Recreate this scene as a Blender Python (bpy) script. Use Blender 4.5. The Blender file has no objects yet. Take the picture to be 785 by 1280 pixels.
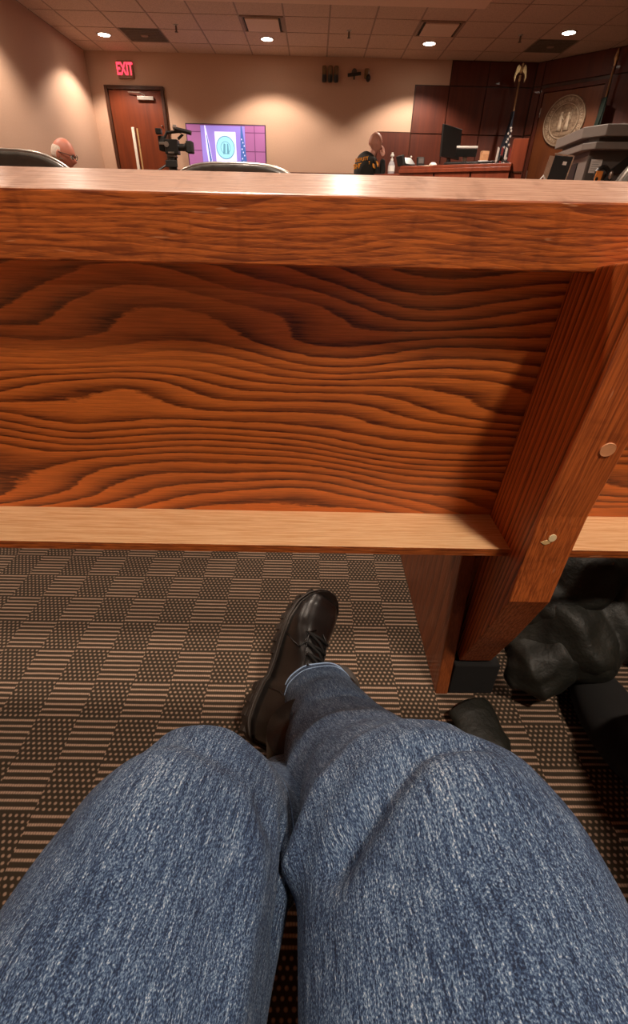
import bpy, bmesh, math, random
from mathutils import Vector, Matrix, noise
random.seed(7)
scene = bpy.context.scene
COL = scene.collection
PI = math.pi

# ------------------------------------------------------------------ camera
CAMZ = 0.82
cam_d = bpy.data.cameras.new('camera'); cam = bpy.data.objects.new('camera', cam_d); COL.objects.link(cam)
cam_d.sensor_fit = 'VERTICAL'; cam_d.sensor_height = 36.0; cam_d.lens = 36.0 * 566.54 / 1280.0
cam_d.clip_start = 0.02; cam_d.clip_end = 60
yaw, pitch, roll = 0.01126, 0.57027, -0.023668
f0 = Vector((math.sin(yaw) * math.cos(pitch), math.cos(yaw) * math.cos(pitch), -math.sin(pitch)))
r0 = Vector((math.cos(yaw), -math.sin(yaw), 0)); d0 = f0.cross(r0)
r1 = math.cos(roll) * r0 + math.sin(roll) * d0
d1 = -math.sin(roll) * r0 + math.cos(roll) * d0
m3 = Matrix((r1, -d1, -f0)).transposed()
cam.matrix_world = Matrix.Translation((0, 0, CAMZ)) @ m3.to_4x4()
scene.camera = cam

# ------------------------------------------------------------------ world and exposure
w = bpy.data.worlds.new('world'); scene.world = w; w.use_nodes = True
w.node_tree.nodes['Background'].inputs[0].default_value = (0.9, 0.75, 0.6, 1)
w.node_tree.nodes['Background'].inputs[1].default_value = 0.02
scene.view_settings.view_transform = 'Standard'; scene.view_settings.look = 'None'
scene.view_settings.exposure = 1.3; scene.view_settings.gamma = 1.0
scene.view_settings.use_curve_mapping = False

CEIL = 3.11
LAMP_COL = (1.0, 0.83, 0.68)
# recessed can lights: (x, y, z, watts, cone degrees, radius)
CANS = [(-3.20, 9.55, CEIL, 56, 126, .05), (-0.765, 9.55, CEIL, 62, 126, .05), (1.675, 9.55, CEIL, 66, 126, .05), (3.50, 8.94, CEIL, 40, 124, .05)]
CANS_FRONT = [(-3.20, 7.1, 3.04, 52), (-3.25, 5.2, 3.04, 50), (-0.9, 6.4, 3.04, 110), (1.4, 6.4, 3.04, 120), (0.25, 4.1, 3.04, 95), (-1.9, 3.9, 3.04, 40), (2.6, 3.6, CEIL + .026, 60)]
CANS_NEAR = [(0.85, -0.72, CEIL, 158), (-0.35, 1.62, CEIL, 105), (1.6, -3.4, CEIL, 40), (-0.9, -3.4, CEIL, 40)]  # second one is added out of view, to brighten the carpet past the bench

# ------------------------------------------------------------------ helpers
def tag(o, label=None, cat=None, group=None, kind=None):
    if label: o['label'] = label
    if cat: o['category'] = cat
    if group: o['group'] = group
    if kind: o['kind'] = kind
    return o

def thing(name, label, cat, loc=(0, 0, 0), rz=0.0, group=None):
    o = bpy.data.objects.new(name, None); COL.objects.link(o)
    o.empty_display_size = .05
    o.location = loc; o.rotation_euler = (0, 0, rz)
    return tag(o, label, cat, group)

def link_mesh(name, me, mat=None, parent=None, smooth=False):
    o = bpy.data.objects.new(name, me); COL.objects.link(o)
    if mat is not None and len(me.materials) == 0: me.materials.append(mat)
    if smooth:
        for p in me.polygons: p.use_smooth = True
    if parent is not None: o.parent = parent
    return o

class MB:
    """collects shapes into one mesh"""
    def __init__(s): s.bm = bmesh.new(); s.uv = s.bm.loops.layers.uv.new('UVMap')
    def quad_strip(s, rings, close_u=True, cap0=True, cap1=True, uvs=None):
        vs = [[s.bm.verts.new(p) for p in r] for r in rings]
        n = len(vs[0])
        for i in range(len(vs) - 1):
            for j in range(n if close_u else n - 1):
                k = (j + 1) % n
                f = s.bm.faces.new((vs[i][j], vs[i][k], vs[i + 1][k], vs[i + 1][j]))
                if uvs:
                    a = [uvs[i][j], uvs[i][j + 1], uvs[i + 1][j + 1], uvs[i + 1][j]]
                    for lp, c in zip(f.loops, a): lp[s.uv].uv = c
        if close_u and cap0: s.bm.faces.new(list(reversed(vs[0])))
        if close_u and cap1: s.bm.faces.new(vs[-1])
        return s
    def box(s, a, b, M=None, bev=0.0):
        x0, y0, z0 = a; x1, y1, z1 = b
        if bev > 0:
            r = bmesh.ops.create_cube(s.bm, size=1.0)
            vv = r['verts']
            bmesh.ops.scale(s.bm, vec=(x1 - x0, y1 - y0, z1 - z0), verts=vv)
            bmesh.ops.translate(s.bm, vec=((x0 + x1) / 2, (y0 + y1) / 2, (z0 + z1) / 2), verts=vv)
            es = list({e for v in vv for e in v.link_edges})
            r = bmesh.ops.bevel(s.bm, geom=es, offset=bev, segments=2, affect='EDGES', profile=.5)
            if M is not None:
                bmesh.ops.transform(s.bm, matrix=M, verts=list({v for f in r['faces'] for v in f.verts} | {v for v in vv if v.is_valid}))
            return s
        P = [(x0, y0, z0), (x1, y0, z0), (x1, y1, z0), (x0, y1, z0), (x0, y0, z1), (x1, y0, z1), (x1, y1, z1), (x0, y1, z1)]
        if M is not None: P = [M @ Vector(p) for p in P]
        v = [s.bm.verts.new(p) for p in P]
        for f in ((0, 3, 2, 1), (4, 5, 6, 7), (0, 1, 5, 4), (1, 2, 6, 5), (2, 3, 7, 6), (3, 0, 4, 7)): s.bm.faces.new([v[i] for i in f])
        return s
    def prism(s, poly, h, M=None):
        """poly: list of 2D points in local xy, extruded to z=h, placed by M"""
        n = len(poly)
        a = [Vector((p[0], p[1], 0)) for p in poly]; b = [Vector((p[0], p[1], h)) for p in poly]
        if M is not None: a = [M @ p for p in a]; b = [M @ p for p in b]
        va = [s.bm.verts.new(p) for p in a]; vb = [s.bm.verts.new(p) for p in b]
        s.bm.faces.new(list(reversed(va))); s.bm.faces.new(vb)
        for i in range(n):
            j = (i + 1) % n; s.bm.faces.new((va[i], va[j], vb[j], vb[i]))
        return s
    def tube(s, pts, rad, n=12, flat=None):
        """round tube along points, rad a number or list"""
        pts = [Vector(p) for p in pts]; m = len(pts)
        rs = rad if isinstance(rad, (list, tuple)) else [rad] * m
        rings = []; up = None
        for i, p in enumerate(pts):
            t = (pts[min(i + 1, m - 1)] - pts[max(i - 1, 0)]).normalized()
            if up is None:
                up = Vector((0, 0, 1)) if abs(t.z) < .9 else Vector((1, 0, 0))
            x = up.cross(t).normalized(); y = t.cross(x).normalized(); up = y
            k = flat if flat else 1.0
            rings.append([p + rs[i] * (math.cos(2 * PI * j / n) * x + k * math.sin(2 * PI * j / n) * y) for j in range(n)])
        return s.quad_strip(rings)
    def lathe(s, prof, n=24, M=None):
        """prof: (r,z) list"""
        rings = []
        for r, z in prof:
            ring = [Vector((max(r, 1e-4) * math.cos(2 * PI * j / n), max(r, 1e-4) * math.sin(2 * PI * j / n), z)) for j in range(n)]
            if M is not None: ring = [M @ p for p in ring]
            rings.append(ring)
        return s.quad_strip(rings, cap0=prof[0][0] < .01, cap1=prof[-1][0] < .01)
    def sphere(s, c, r, M=None, u=20, v=14, fn=None):
        rings = []
        for i in range(v + 1):
            th = PI * (i + .001) / (v + .002)
            ring = []
            for j in range(u):
                ph = 2 * PI * j / u
                d = Vector((math.sin(th) * math.cos(ph), math.sin(th) * math.sin(ph), -math.cos(th)))
                p = Vector((d.x * r[0], d.y * r[1], d.z * r[2]))
                if fn: p = fn(d, p)
                if M is not None: p = M @ p
                ring.append(p + Vector(c))
            rings.append(ring)
        return s.quad_strip(rings)
    def build(s, name, mat, parent=None, smooth=False, norm=True, bevel=0.0):
        if norm: bmesh.ops.recalc_face_normals(s.bm, faces=s.bm.faces)
        me = bpy.data.meshes.new(name); s.bm.to_mesh(me); s.bm.free()
        o = link_mesh(name, me, mat, parent, smooth)
        if bevel > 0:
            md = o.modifiers.new('bevel', 'BEVEL'); md.width = bevel; md.segments = 2; md.limit_method = 'ANGLE'
        return o

def lerp(a, b, t): return a + (b - a) * t
def smooth01(t): t = max(0.0, min(1.0, t)); return t * t * (3 - 2 * t)
def catmull(vals, t):
    n = len(vals) - 1; f = max(0.0, min(n - 1e-6, t * n)); i = int(f); u = f - i
    p1 = vals[i]; p2 = vals[i + 1]; p0 = vals[i - 1] if i > 0 else [2 * a - b for a, b in zip(p1, p2)]; p3 = vals[i + 2] if i + 2 <= n else [2 * b - a for a, b in zip(p1, p2)]
    return [0.5 * ((2 * b) + (-a + c) * u + (2 * a - 5 * b + 4 * c - d) * u * u + (-a + 3 * b - 3 * c + d) * u ** 3) for a, b, c, d in zip(p0, p1, p2, p3)]

def skin(name, verts, edges, mat, parent=None, sub=2, root=0):
    """verts: (x,y,z,r) joints; grows a continuous surface and bakes it"""
    me = bpy.data.meshes.new(name); me.from_pydata([v[:3] for v in verts], edges, [])
    o = bpy.data.objects.new(name, me); COL.objects.link(o)
    md = o.modifiers.new('skin', 'SKIN')
    sv = me.skin_vertices[0].data if me.skin_vertices else None
    if sv is None:
        bm = bmesh.new(); bm.from_mesh(me); bm.verts.layers.skin.verify(); bm.to_mesh(me); bm.free(); sv = me.skin_vertices[0].data
    for i, v in enumerate(verts):
        r = v[3]; sv[i].radius = (r, r) if not isinstance(r, tuple) else r
        sv[i].use_root = (i == root)
    sm = o.modifiers.new('sub', 'SUBSURF'); sm.levels = sub; sm.render_levels = sub
    dg = bpy.context.evaluated_depsgraph_get(); dg.update()
    me2 = bpy.data.meshes.new_from_object(o.evaluated_get(dg))
    bpy.data.objects.remove(o)
    me2.name = name
    me2.materials.clear()
    return link_mesh(name, me2, mat, parent, smooth=True)

def text_mesh(name, body, size, mat, parent, M, ext=.002, bold=0.0, align='CENTER'):
    cu = bpy.data.curves.new(name, 'FONT'); cu.body = body; cu.size = size; cu.extrude = ext; cu.align_x = align; cu.align_y = 'CENTER'; cu.offset = bold
    o = bpy.data.objects.new(name, cu); COL.objects.link(o)
    dg = bpy.context.evaluated_depsgraph_get(); dg.update()
    me = bpy.data.meshes.new_from_object(o.evaluated_get(dg)); bpy.data.objects.remove(o)
    me.transform(M); me.materials.clear()
    return link_mesh(name, me, mat, parent)

# ------------------------------------------------------------------ node helpers
class NT:
    def __init__(s, name):
        s.m = bpy.data.materials.new(name); s.m.use_nodes = True; s.t = s.m.node_tree
        s.b = s.t.nodes['Principled BSDF']; s.out = s.t.nodes['Material Output']
    def n(s, typ, **k):
        nd = s.t.nodes.new(typ)
        for a, b in k.items(): setattr(nd, a, b)
        return nd
    def l(s, a, b): s.t.links.new(a, b); return b
    def put(s, sock, v):
        if hasattr(v, 'is_output') or isinstance(v, bpy.types.NodeSocket): s.t.links.new(v, sock)
        else: sock.default_value = v
    def math(s, op, a, b=None, c=None, clamp=False):
        nd = s.n('ShaderNodeMath', operation=op, use_clamp=clamp)
        s.put(nd.inputs[0], a)
        if b is not None: s.put(nd.inputs[1], b)
        if c is not None: s.put(nd.inputs[2], c)
        return nd.outputs[0]
    def vec(s, x, y, z):
        nd = s.n('ShaderNodeCombineXYZ'); s.put(nd.inputs[0], x); s.put(nd.inputs[1], y); s.put(nd.inputs[2], z); return nd.outputs[0]
    def sep(s, v):
        nd = s.n('ShaderNodeSeparateXYZ'); s.l(v, nd.inputs[0]); return nd.outputs
    def coord(s, kind='Object'): return s.n('ShaderNodeTexCoord').outputs[kind]
    def mapping(s, v, scale=(1, 1, 1), rot=(0, 0, 0), loc=(0, 0, 0)):
        nd = s.n('ShaderNodeMapping'); s.l(v, nd.inputs[0]); nd.inputs['Scale'].default_value = scale; nd.inputs['Rotation'].default_value = rot; nd.inputs['Location'].default_value = loc
        return nd.outputs[0]
    def noise(s, v, scale=1.0, detail=2.0, rough=.5, dist=0.0):
        nd = s.n('ShaderNodeTexNoise'); s.l(v, nd.inputs['Vector']); nd.inputs['Scale'].default_value = scale; nd.inputs['Detail'].default_value = detail
        nd.inputs['Roughness'].default_value = rough; nd.inputs['Distortion'].default_value = dist
        return nd.outputs[0]
    def ramp(s, v, stops, interp='LINEAR'):
        nd = s.n('ShaderNodeValToRGB'); s.put(nd.inputs[0], v); cr = nd.color_ramp; cr.interpolation = interp
        while len(cr.elements) < len(stops): cr.elements.new(.5)
        for e, (p, c) in zip(cr.elements, stops):
            e.position = p; e.color = c if len(c) == 4 else (*c, 1)
        return nd.outputs[0]
    def mix(s, f, a, b, blend='MIX'):
        nd = s.n('ShaderNodeMix', data_type='RGBA', blend_type=blend); s.put(nd.inputs[0], f); s.put(nd.inputs[6], a); s.put(nd.inputs[7], b); return nd.outputs[2]
    def smoothstep(s, v, a, b):
        nd = s.n('ShaderNodeMapRange', interpolation_type='SMOOTHSTEP'); s.put(nd.inputs[0], v); nd.inputs[1].default_value = a; nd.inputs[2].default_value = b
        return nd.outputs[0]
    def bump(s, h, strength=.3, dist=.001):
        nd = s.n('ShaderNodeBump'); s.put(nd.inputs['Height'], h); nd.inputs['Strength'].default_value = strength; nd.inputs['Distance'].default_value = dist
        s.l(nd.outputs[0], s.b.inputs['Normal']); return nd
    def set(s, **k):
        for a, v in k.items(): s.put(s.b.inputs[a.replace('_', ' ')], v)
        return s

def lin(r, g, b):
    def c(v): v /= 255.0; return v / 12.92 if v <= .04045 else ((v + .055) / 1.055) ** 2.4
    return (c(r), c(g), c(b), 1)

def plain(name, rgb, rough=.5, metal=0.0, noise_amt=.12, nscale=30, coat=0.0, bump=0.0):
    m = NT(name); n = m.noise(m.coord(), nscale, 3)
    dark = tuple(c * (1 - noise_amt) for c in rgb[:3]) + (1,); light = tuple(min(1, c * (1 + noise_amt)) for c in rgb[:3]) + (1,)
    m.l(m.ramp(n, [(.3, dark), (.7, light)]), m.b.inputs['Base Color'])
    m.set(Roughness=rough, Metallic=metal)
    if coat: m.set(Coat_Weight=coat)
    if bump: m.bump(n, bump, .001)
    return m.m

def emit(name, rgb, strength):
    m = NT(name); m.set(Base_Color=rgb, Emission_Color=rgb, Emission_Strength=strength); return m.m

def oak(name, dark, light, freq=30.0, warp=3.0, ns=(1.3, 6, 6), pore=(14, 500, 500), rough=.36, contrast=1.0, rot=(0, 0, 0), seed=0.0, fine=.25, coat=.25, axis='z', scuff=0.0, lean=None, yk=.6):
    """oak: growth rings as contour lines of a stretched field; long axis is local x after rot"""
    m = NT(name)
    v = m.mapping(m.coord(), rot=rot, loc=(seed, seed * .37, seed * .71))
    if lean is not None:      # timber standing on end and leaning in y: grain runs along z
        ox, oy, oz = m.sep(m.coord()); v = m.mapping(m.vec(oz, m.math('ADD', oy, m.math('MULTIPLY', oz, lean)), ox), loc=(seed, seed * .37, seed * .71))
    x, y, z = m.sep(v)
    base = m.math('MULTIPLY', z, freq)
    base = m.math('ADD', base, m.math('MULTIPLY', y, freq * yk))
    n1 = m.noise(m.mapping(v, ns), 1.0, 1.2, .45)
    jag = m.noise(m.mapping(v, (34, 200, 200)), 1.0, 3, .65)
    f = m.math('ADD', base, m.math('MULTIPLY', n1, warp))
    f = m.math('ADD', f, m.math('MULTIPLY', jag, .32))
    fr = m.math('FRACT', f)
    ring = m.ramp(fr, [(0, (0, 0, 0)), (.10, (0, 0, 0)), (.34, (.42, .42, .42)), (.62, (.8, .8, .8)), (.93, (1, 1, 1)), (1.0, (0, 0, 0))])
    vary = m.noise(m.mapping(v, (1.1, 9, 9), loc=(3, 1, 2)), 1.0, 2, .5)
    ringamt = m.math('MULTIPLY', m.smoothstep(vary, .25, .6), contrast, clamp=True)
    ring2 = m.math('ADD', m.math('MULTIPLY', ring, ringamt), m.math('MULTIPLY', .72, m.math('SUBTRACT', 1.0, ringamt)))
    pores = m.noise(m.mapping(v, pore), 1.0, 3, .65)
    pf = m.smoothstep(pores, .38, .62)
    val = m.math('ADD', m.math('MULTIPLY', ring2, 1 - fine), m.math('MULTIPLY', pf, fine))
    mid = tuple(lerp(a, b, .5) for a, b in zip(dark, light))
    colr = m.ramp(val, [(0.0, dark), (.5, mid), (1.0, light)])
    tone = m.noise(m.mapping(v, (2.2, 5, 5), loc=(9, 4, 1)), 1.0, 2, .5)
    colr = m.mix(m.math('MULTIPLY', m.smoothstep(tone, .35, .75), .28), colr, m.mix(1.0, colr, (.62, .5, .42, 1), 'MULTIPLY'))
    if scuff > 0:
        sc = m.noise(m.mapping(v, (18, 160, 160), rot=(0, 0, .03), loc=(1, 5, 7)), 1.0, 2, .7)
        sk = m.math('MULTIPLY', m.smoothstep(sc, .68, .74), scuff)
        sm = m.noise(m.mapping(v, (26, 10, 10), loc=(4, 4, 4)), 1.0, 3, .7)
        colr = m.mix(m.math('MULTIPLY', m.smoothstep(sm, .54, .68), .38), colr, m.mix(1.0, colr, (.42, .34, .3, 1), 'MULTIPLY'))
        colr = m.mix(sk, colr, lin(232, 176, 132))
    m.l(colr, m.b.inputs['Base Color'])
    rr = m.math('ADD', rough, m.math('MULTIPLY', m.math('SUBTRACT', 1.0, pf), .16))
    m.set(Roughness=rr, Coat_Weight=coat, Coat_Roughness=.22)
    m.bump(m.math('ADD', m.math('MULTIPLY', pf, .7), m.math('MULTIPLY', ring, .3)), .35, .0006)
    return m.m

OAK_D, OAK_L = lin(96, 42, 14), lin(188, 104, 50)
M_PANEL = oak('oak_panel', lin(84, 32, 8), lin(228, 126, 52), freq=56, warp=13, ns=(2.0, 7.5, 7.5), contrast=1.4, fine=.22, seed=1.3)
M_RAIL = oak('oak_rail', lin(112, 48, 14), lin(218, 120, 54), freq=150, warp=6, ns=(5, 30, 30), contrast=.85, fine=.5, pore=(22, 260, 260), seed=4.2, scuff=.55, rough=.4)
M_BOARD = oak('oak_board', lin(214, 152, 98), lin(252, 214, 164), freq=130, warp=4, ns=(2, 14, 14), contrast=.5, fine=.5, pore=(14, 420, 420), seed=2.2, rough=.42)  # pale tone carries the bright highlight on the board top
M_POST = oak('oak_post', lin(100, 40, 12), lin(230, 124, 58), freq=75, warp=3.0, ns=(1.6, 14, 9), contrast=1.3, fine=.3, pore=(9, 420, 420), lean=.12, yk=1.2, seed=6.1, scuff=.0)
M_POSTF = oak('oak_post_face', lin(124, 54, 20), lin(220, 120, 58), freq=150, warp=3.0, ns=(1.6, 12, 12), contrast=.8, fine=.5, pore=(14, 420, 420), lean=.12, yk=.0, seed=6.1, scuff=.35)
M_RAILTOP = oak('oak_rail_top', lin(160, 112, 88), lin(222, 180, 156), freq=150, warp=6, ns=(5, 30, 30), contrast=.35, fine=.45, pore=(22, 260, 260), seed=4.2, scuff=.3, rough=.34, coat=.6)  # worn pale varnish, with the bright sheen of the top put into the colour
M_LEG = oak('oak_leg', lin(96, 44, 18), lin(160, 86, 42), freq=26, warp=4.5, ns=(2.4, 7, 7), contrast=.8, fine=.3, lean=0.0, yk=1.0, seed=3.3)

# far room wood
def wood_far(name, dark, light, rough=.4):
    m = NT(name); v = m.coord(); n = m.noise(m.mapping(v, (14, 14, 1.2)), 1.0, 4, .6)
    m.l(m.ramp(n, [(.3, dark), (.7, light)]), m.b.inputs['Base Color']); m.set(Roughness=rough, Coat_Weight=.04)
    m.bump(n, .1, .001); return m.m
M_WPANEL = wood_far('wall_veneer', lin(76, 28, 12), lin(98, 40, 18), .55)
M_DOOR = wood_far('door_veneer', lin(96, 36, 6), lin(122, 50, 13))
M_FRAME = wood_far('dark_frame', lin(56, 28, 14), lin(74, 38, 20))
M_SEALDOOR = wood_far('seal_panel_veneer', lin(100, 50, 22), lin(122, 66, 30))
M_BENCH = wood_far('bench_veneer', lin(112, 48, 28), lin(140, 66, 40), .4)

M_WALL = plain('wall_paint', lin(204, 168, 144), .85, noise_amt=.03, nscale=60, bump=.05)
M_TILE = NT('ceiling_tile')
_v = M_TILE.coord(); _n = M_TILE.noise(_v, 90, 3, .7)
M_TILE.l(M_TILE.ramp(_n, [(.3, lin(190, 162, 144)), (.6, lin(222, 194, 174))]), M_TILE.b.inputs['Base Color']); M_TILE.set(Roughness=.95); M_TILE.bump(_n, .3, .002); M_TILE = M_TILE.m
M_TBAR = plain('ceiling_bar', lin(160, 134, 116), .6)
M_SOFFIT = plain('soffit_paint', lin(236, 208, 188), .9, noise_amt=.02)
M_BLACK = plain('black_plastic', lin(26, 25, 24), .4)
M_BLACK2 = plain('black_rubber', lin(24, 22, 20), .75)
M_GREYP = plain('grey_laminate', lin(122, 114, 108), .5, noise_amt=.04)
M_GREYD = plain('dark_grey_laminate', lin(88, 82, 78), .5, noise_amt=.04)
M_STEEL = plain('brushed_steel', lin(196, 190, 182), .3, .9)
M_CHROME = plain('chrome', lin(220, 216, 210), .18, 1.0)
M_WHITE = plain('white_plastic', lin(226, 222, 216), .45, noise_amt=.03)
M_PAPER = plain('white_paper', lin(232, 228, 222), .8, noise_amt=.02)
M_TAN = plain('tan_card', lin(204, 150, 108), .8)
M_ORANGE = plain('orange_paper', lin(226, 138, 62), .7)
M_YTEXT = plain('orange_lettering', lin(255, 172, 48), .6, noise_amt=.03)
M_SKIN = plain('skin', lin(238, 184, 164), .5, noise_amt=.06, nscale=12)
M_SKIN2 = plain('ruddy_skin', lin(206, 128, 104), .5, noise_amt=.1, nscale=14)
M_HAIR = plain('white_hair', lin(224, 206, 190), .8, noise_amt=.15, nscale=90)
M_UNIFORM = plain('dark_uniform', lin(26, 27, 24), .85)
M_TROUSER = plain('dark_trouser', lin(20, 20, 22), .9)
M_LEATHER_CH = plain('grey_leather', lin(96, 92, 86), .3, coat=.3)
M_GOLD = plain('pale_brass', lin(214, 186, 136), .35, .6)
M_POLE = plain('flag_pole_brown', lin(150, 110, 74), .4)
M_NAVY = plain('navy_cloth', lin(22, 26, 40), .8)
M_FLAGW = plain('white_cloth', lin(214, 200, 192), .8)
M_FLAGR = plain('red_cloth', lin(130, 40, 36), .8)
M_GREENC = plain('dark_green_cloth', lin(26, 40, 32), .8)
M_BEIGE = plain('beige_leather', lin(206, 176, 140), .6, bump=.1)
M_CAN = emit('lamp_glow', (1.0, .86, .7, 1), 14.0)
M_GRILLE = plain('grille_grey', lin(122, 110, 98), .7)
M_DARKGAP = plain('dark_gap', lin(36, 28, 22), .8)
M_AMBER = plain('amber_glass', lin(120, 92, 60), .25)

# ------------------------------------------------------------------ carpet
def carpet_material():
    m = NT('carpet_weave'); v = m.coord(); x, y, z = m.sep(v)
    CX, CY = .0788, .0833
    wob = m.noise(v, 60, 2)
    xs = m.math('ADD', x, m.math('MULTIPLY', m.math('SUBTRACT', wob, .5), .0016))
    ys = m.math('ADD', y, m.math('MULTIPLY', m.math('SUBTRACT', m.noise(m.mapping(v, loc=(5, 5, 5)), 60, 2), .5), .0012))
    gx = m.math('DIVIDE', m.math('SUBTRACT', xs, .1095 - CX * 100), CX); gy = m.math('DIVIDE', m.math('SUBTRACT', ys, .8565 - CY * 100), CY)
    fx = m.math('FRACT', gx); fy = m.math('FRACT', gy)
    par = m.math('MODULO', m.math('ADD', m.math('FLOOR', gx), m.math('FLOOR', gy)), 2.0)   # 0 = striped
    isdot = m.math('GREATER_THAN', par, .5)
    # stripes: seven lines along x per block, beaded
    sy = m.math('FRACT', m.math('MULTIPLY', fy, 7.0))
    line = m.math('SUBTRACT', 1.0, m.math('ABSOLUTE', m.math('MULTIPLY', m.math('SUBTRACT', sy, .5), 2.0)))
    line = m.smoothstep(line, .46, .86)
    bead = m.math('SINE', m.math('MULTIPLY', x, 2 * PI / .0043))
    bead = m.math('ADD', .8, m.math('MULTIPLY', bead, .2))
    stripe = m.math('MULTIPLY', line, bead)
    # dots: staggered
    row = m.math('FLOOR', m.math('MULTIPLY', fy, 9.0))
    off = m.math('MULTIPLY', m.math('MODULO', row, 2.0), .5)
    dx = m.math('SUBTRACT', m.math('FRACT', m.math('ADD', m.math('MULTIPLY', fx, 8.0), off)), .5)
    dy = m.math('SUBTRACT', m.math('FRACT', m.math('MULTIPLY', fy, 9.0)), .5)
    r = m.math('SQRT', m.math('ADD', m.math('MULTIPLY', dx, dx), m.math('MULTIPLY', dy, dy)))
    dot = m.math('SUBTRACT', 1.0, m.smoothstep(r, .13, .36))
    dot = m.math('MULTIPLY', dot, .75)
    pat = m.math('ADD', m.math('MULTIPLY', stripe, m.math('SUBTRACT', 1.0, isdot)), m.math('MULTIPLY', dot, isdot))
    fz = m.noise(v, 900, 2, .7)
    patc = m.math('MULTIPLY', pat, m.math('ADD', .6, m.math('MULTIPLY', fz, .8)), clamp=True)
    base = m.mix(fz, lin(30, 22, 10), lin(56, 42, 24))
    c = m.mix(patc, base, lin(166, 136, 114))
    m.l(c, m.b.inputs['Base Color']); m.set(Roughness=.95)
    m.bump(m.math('ADD', pat, m.math('MULTIPLY', fz, .4)), .5, .002)
    return m.m
M_CARPET = carpet_material()

# ------------------------------------------------------------------ denim
def denim_material():
    m = NT('blue_denim'); uv = m.coord('UV')
    ob = m.coord()
    tw = m.noise(m.mapping(uv, (1400, 800, 1), rot=(0, 0, .5)), 1.0, 2, .6)
    slub = m.noise(m.mapping(uv, (800, 90, 1), rot=(0, 0, .02)), 1.0, 3, .6)
    slub2 = m.noise(m.mapping(uv, (300, 18, 1), loc=(3, 3, 0)), 1.0, 2, .5)
    fade = m.noise(m.mapping(uv, (9, 6, 1), loc=(1, 7, 0)), 1.0, 3, .55)
    a = m.math('ADD', m.math('MULTIPLY', tw, .50), m.math('MULTIPLY', slub, .32))
    a = m.math('ADD', a, m.math('MULTIPLY', slub2, .12))
    a = m.math('ADD', a, m.math('MULTIPLY', m.math('SUBTRACT', fade, .5), .14))
    c = m.ramp(a, [(.385, lin(13, 26, 50)), (.46, lin(44, 66, 98)), (.535, lin(102, 124, 148)), (.62, lin(192, 200, 208))])
    m.l(c, m.b.inputs['Base Color']); m.set(Roughness=.95)
    m.bump(m.math('ADD', tw, slub), .5, .0007)
    return m.m
M_DENIM = denim_material()
M_DENIM_HEM = plain('faded_denim_edge', lin(150, 176, 210), .9, noise_amt=.3, nscale=700)

# =================================================================== SETTING
def struct(name, mb_, mat, parent=None, **k):
    o = mb_.build(name, mat, parent, **k)
    if parent is None: o['kind'] = 'structure'
    return o

X0, X1, YB, YF = -3.85, 6.2, 10.35, -4.6
PU = Vector((.698, -.716, 0)); PN = Vector((-.716, -.698, 0)); P0 = Vector((3.66, YB, 0))   # 45-degree corner wall
def PW(u, off=0.0, z=0.0): p = P0 + PU * u + PN * off; return Vector((p.x, p.y, z))
floor = struct('floor', MB().box((X0, YF, -.05), (X1, YB, 0)), M_CARPET)
struct('wall_left', MB().box((X0 - .1, YF, 0), (X0, YB, CEIL)), M_WALL)
wall_back = struct('wall_back', MB().box((X0 - .1, YB, 0), (X1, YB + .1, CEIL)), M_WALL)
struct('wall_right', MB().box((X1, YF, 0), (X1 + .1, YB, CEIL)), M_WALL)
struct('wall_front', MB().box((X0, YF - .1, 0), (X1, YF, CEIL)), M_WALL)
MW = Matrix(((PU.x, PN.x, 0, P0.x), (PU.y, PN.y, 0, P0.y), (0, 0, 1, 0), (0, 0, 0, 1)))  # local x=along wall, y=out of wall, z=up
wall_corner = struct('wall_corner', MB().box((0, -.1, 0), (3.55, 0, CEIL), MW), M_FRAME)
ceiling = struct('ceiling', MB().box((X0, YF, CEIL + .03), (X1, YB, CEIL + .1)), M_SOFFIT)
struct('soffit_trim_1', MB().box((X0, 3.0, 3.04), (2.03, 7.97, CEIL + .03)), M_SOFFIT)

# ceiling tiles, each a piece
def clip_poly(poly, n, d):
    out = []
    for i in range(len(poly)):
        a, b = Vector(poly[i]), Vector(poly[(i + 1) % len(poly)])
        da, db = a.dot(n) - d, b.dot(n) - d
        if da <= 0: out.append((a.x, a.y))
        if da * db < 0: t = da / (da - db); c = a + (b - a) * t; out.append((c.x, c.y))
    return out
GX = [-1.68 + .61 * k for k in range(-4, 12)]; GY = [7.41, 8.02, 8.63, 9.24, 9.85, 10.35]
n2 = Vector((-PN.x, -PN.y)); dd = n2.dot(Vector((P0.x, P0.y)))
SPECIAL = {(2, 3): 'grille', (12, 3): 'grille', (5, 2): 'vent', (9, 2): 'vent'}
tm = {}
for i in range(len(GX) - 1):
    for j in range(len(GY) - 1):
        x0 = max(GX[i], X0) + .012; x1 = min(GX[i + 1], X1) - .012; y0 = GY[j] + .012; y1 = GY[j + 1] - .012
        if x1 - x0 < .03: continue
        if x1 < 2.03 and y1 < 7.97: continue
        if x0 > 4.6 and y0 > 9.3: continue
        kx = GX[i] + .61 / 2
        special = None
        if j == 3 and (abs(kx + 2.595) < .1 or abs(kx - 3.505) < .1): special = 'grille'
        if j == 2 and (abs(kx + .765) < .1 or abs(kx - 1.675) < .1): special = 'vent'
        if special: continue
        poly = clip_poly([(x0, y0), (x1, y0), (x1, y1), (x0, y1)], n2, dd - .004)
        if len(poly) < 3: continue
        inset = MB().prism(poly, .012, Matrix.Translation((0, 0, CEIL - .004)))
        inset.build('ceiling_tile', M_TILE, ceiling)
bars = MB()
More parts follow.
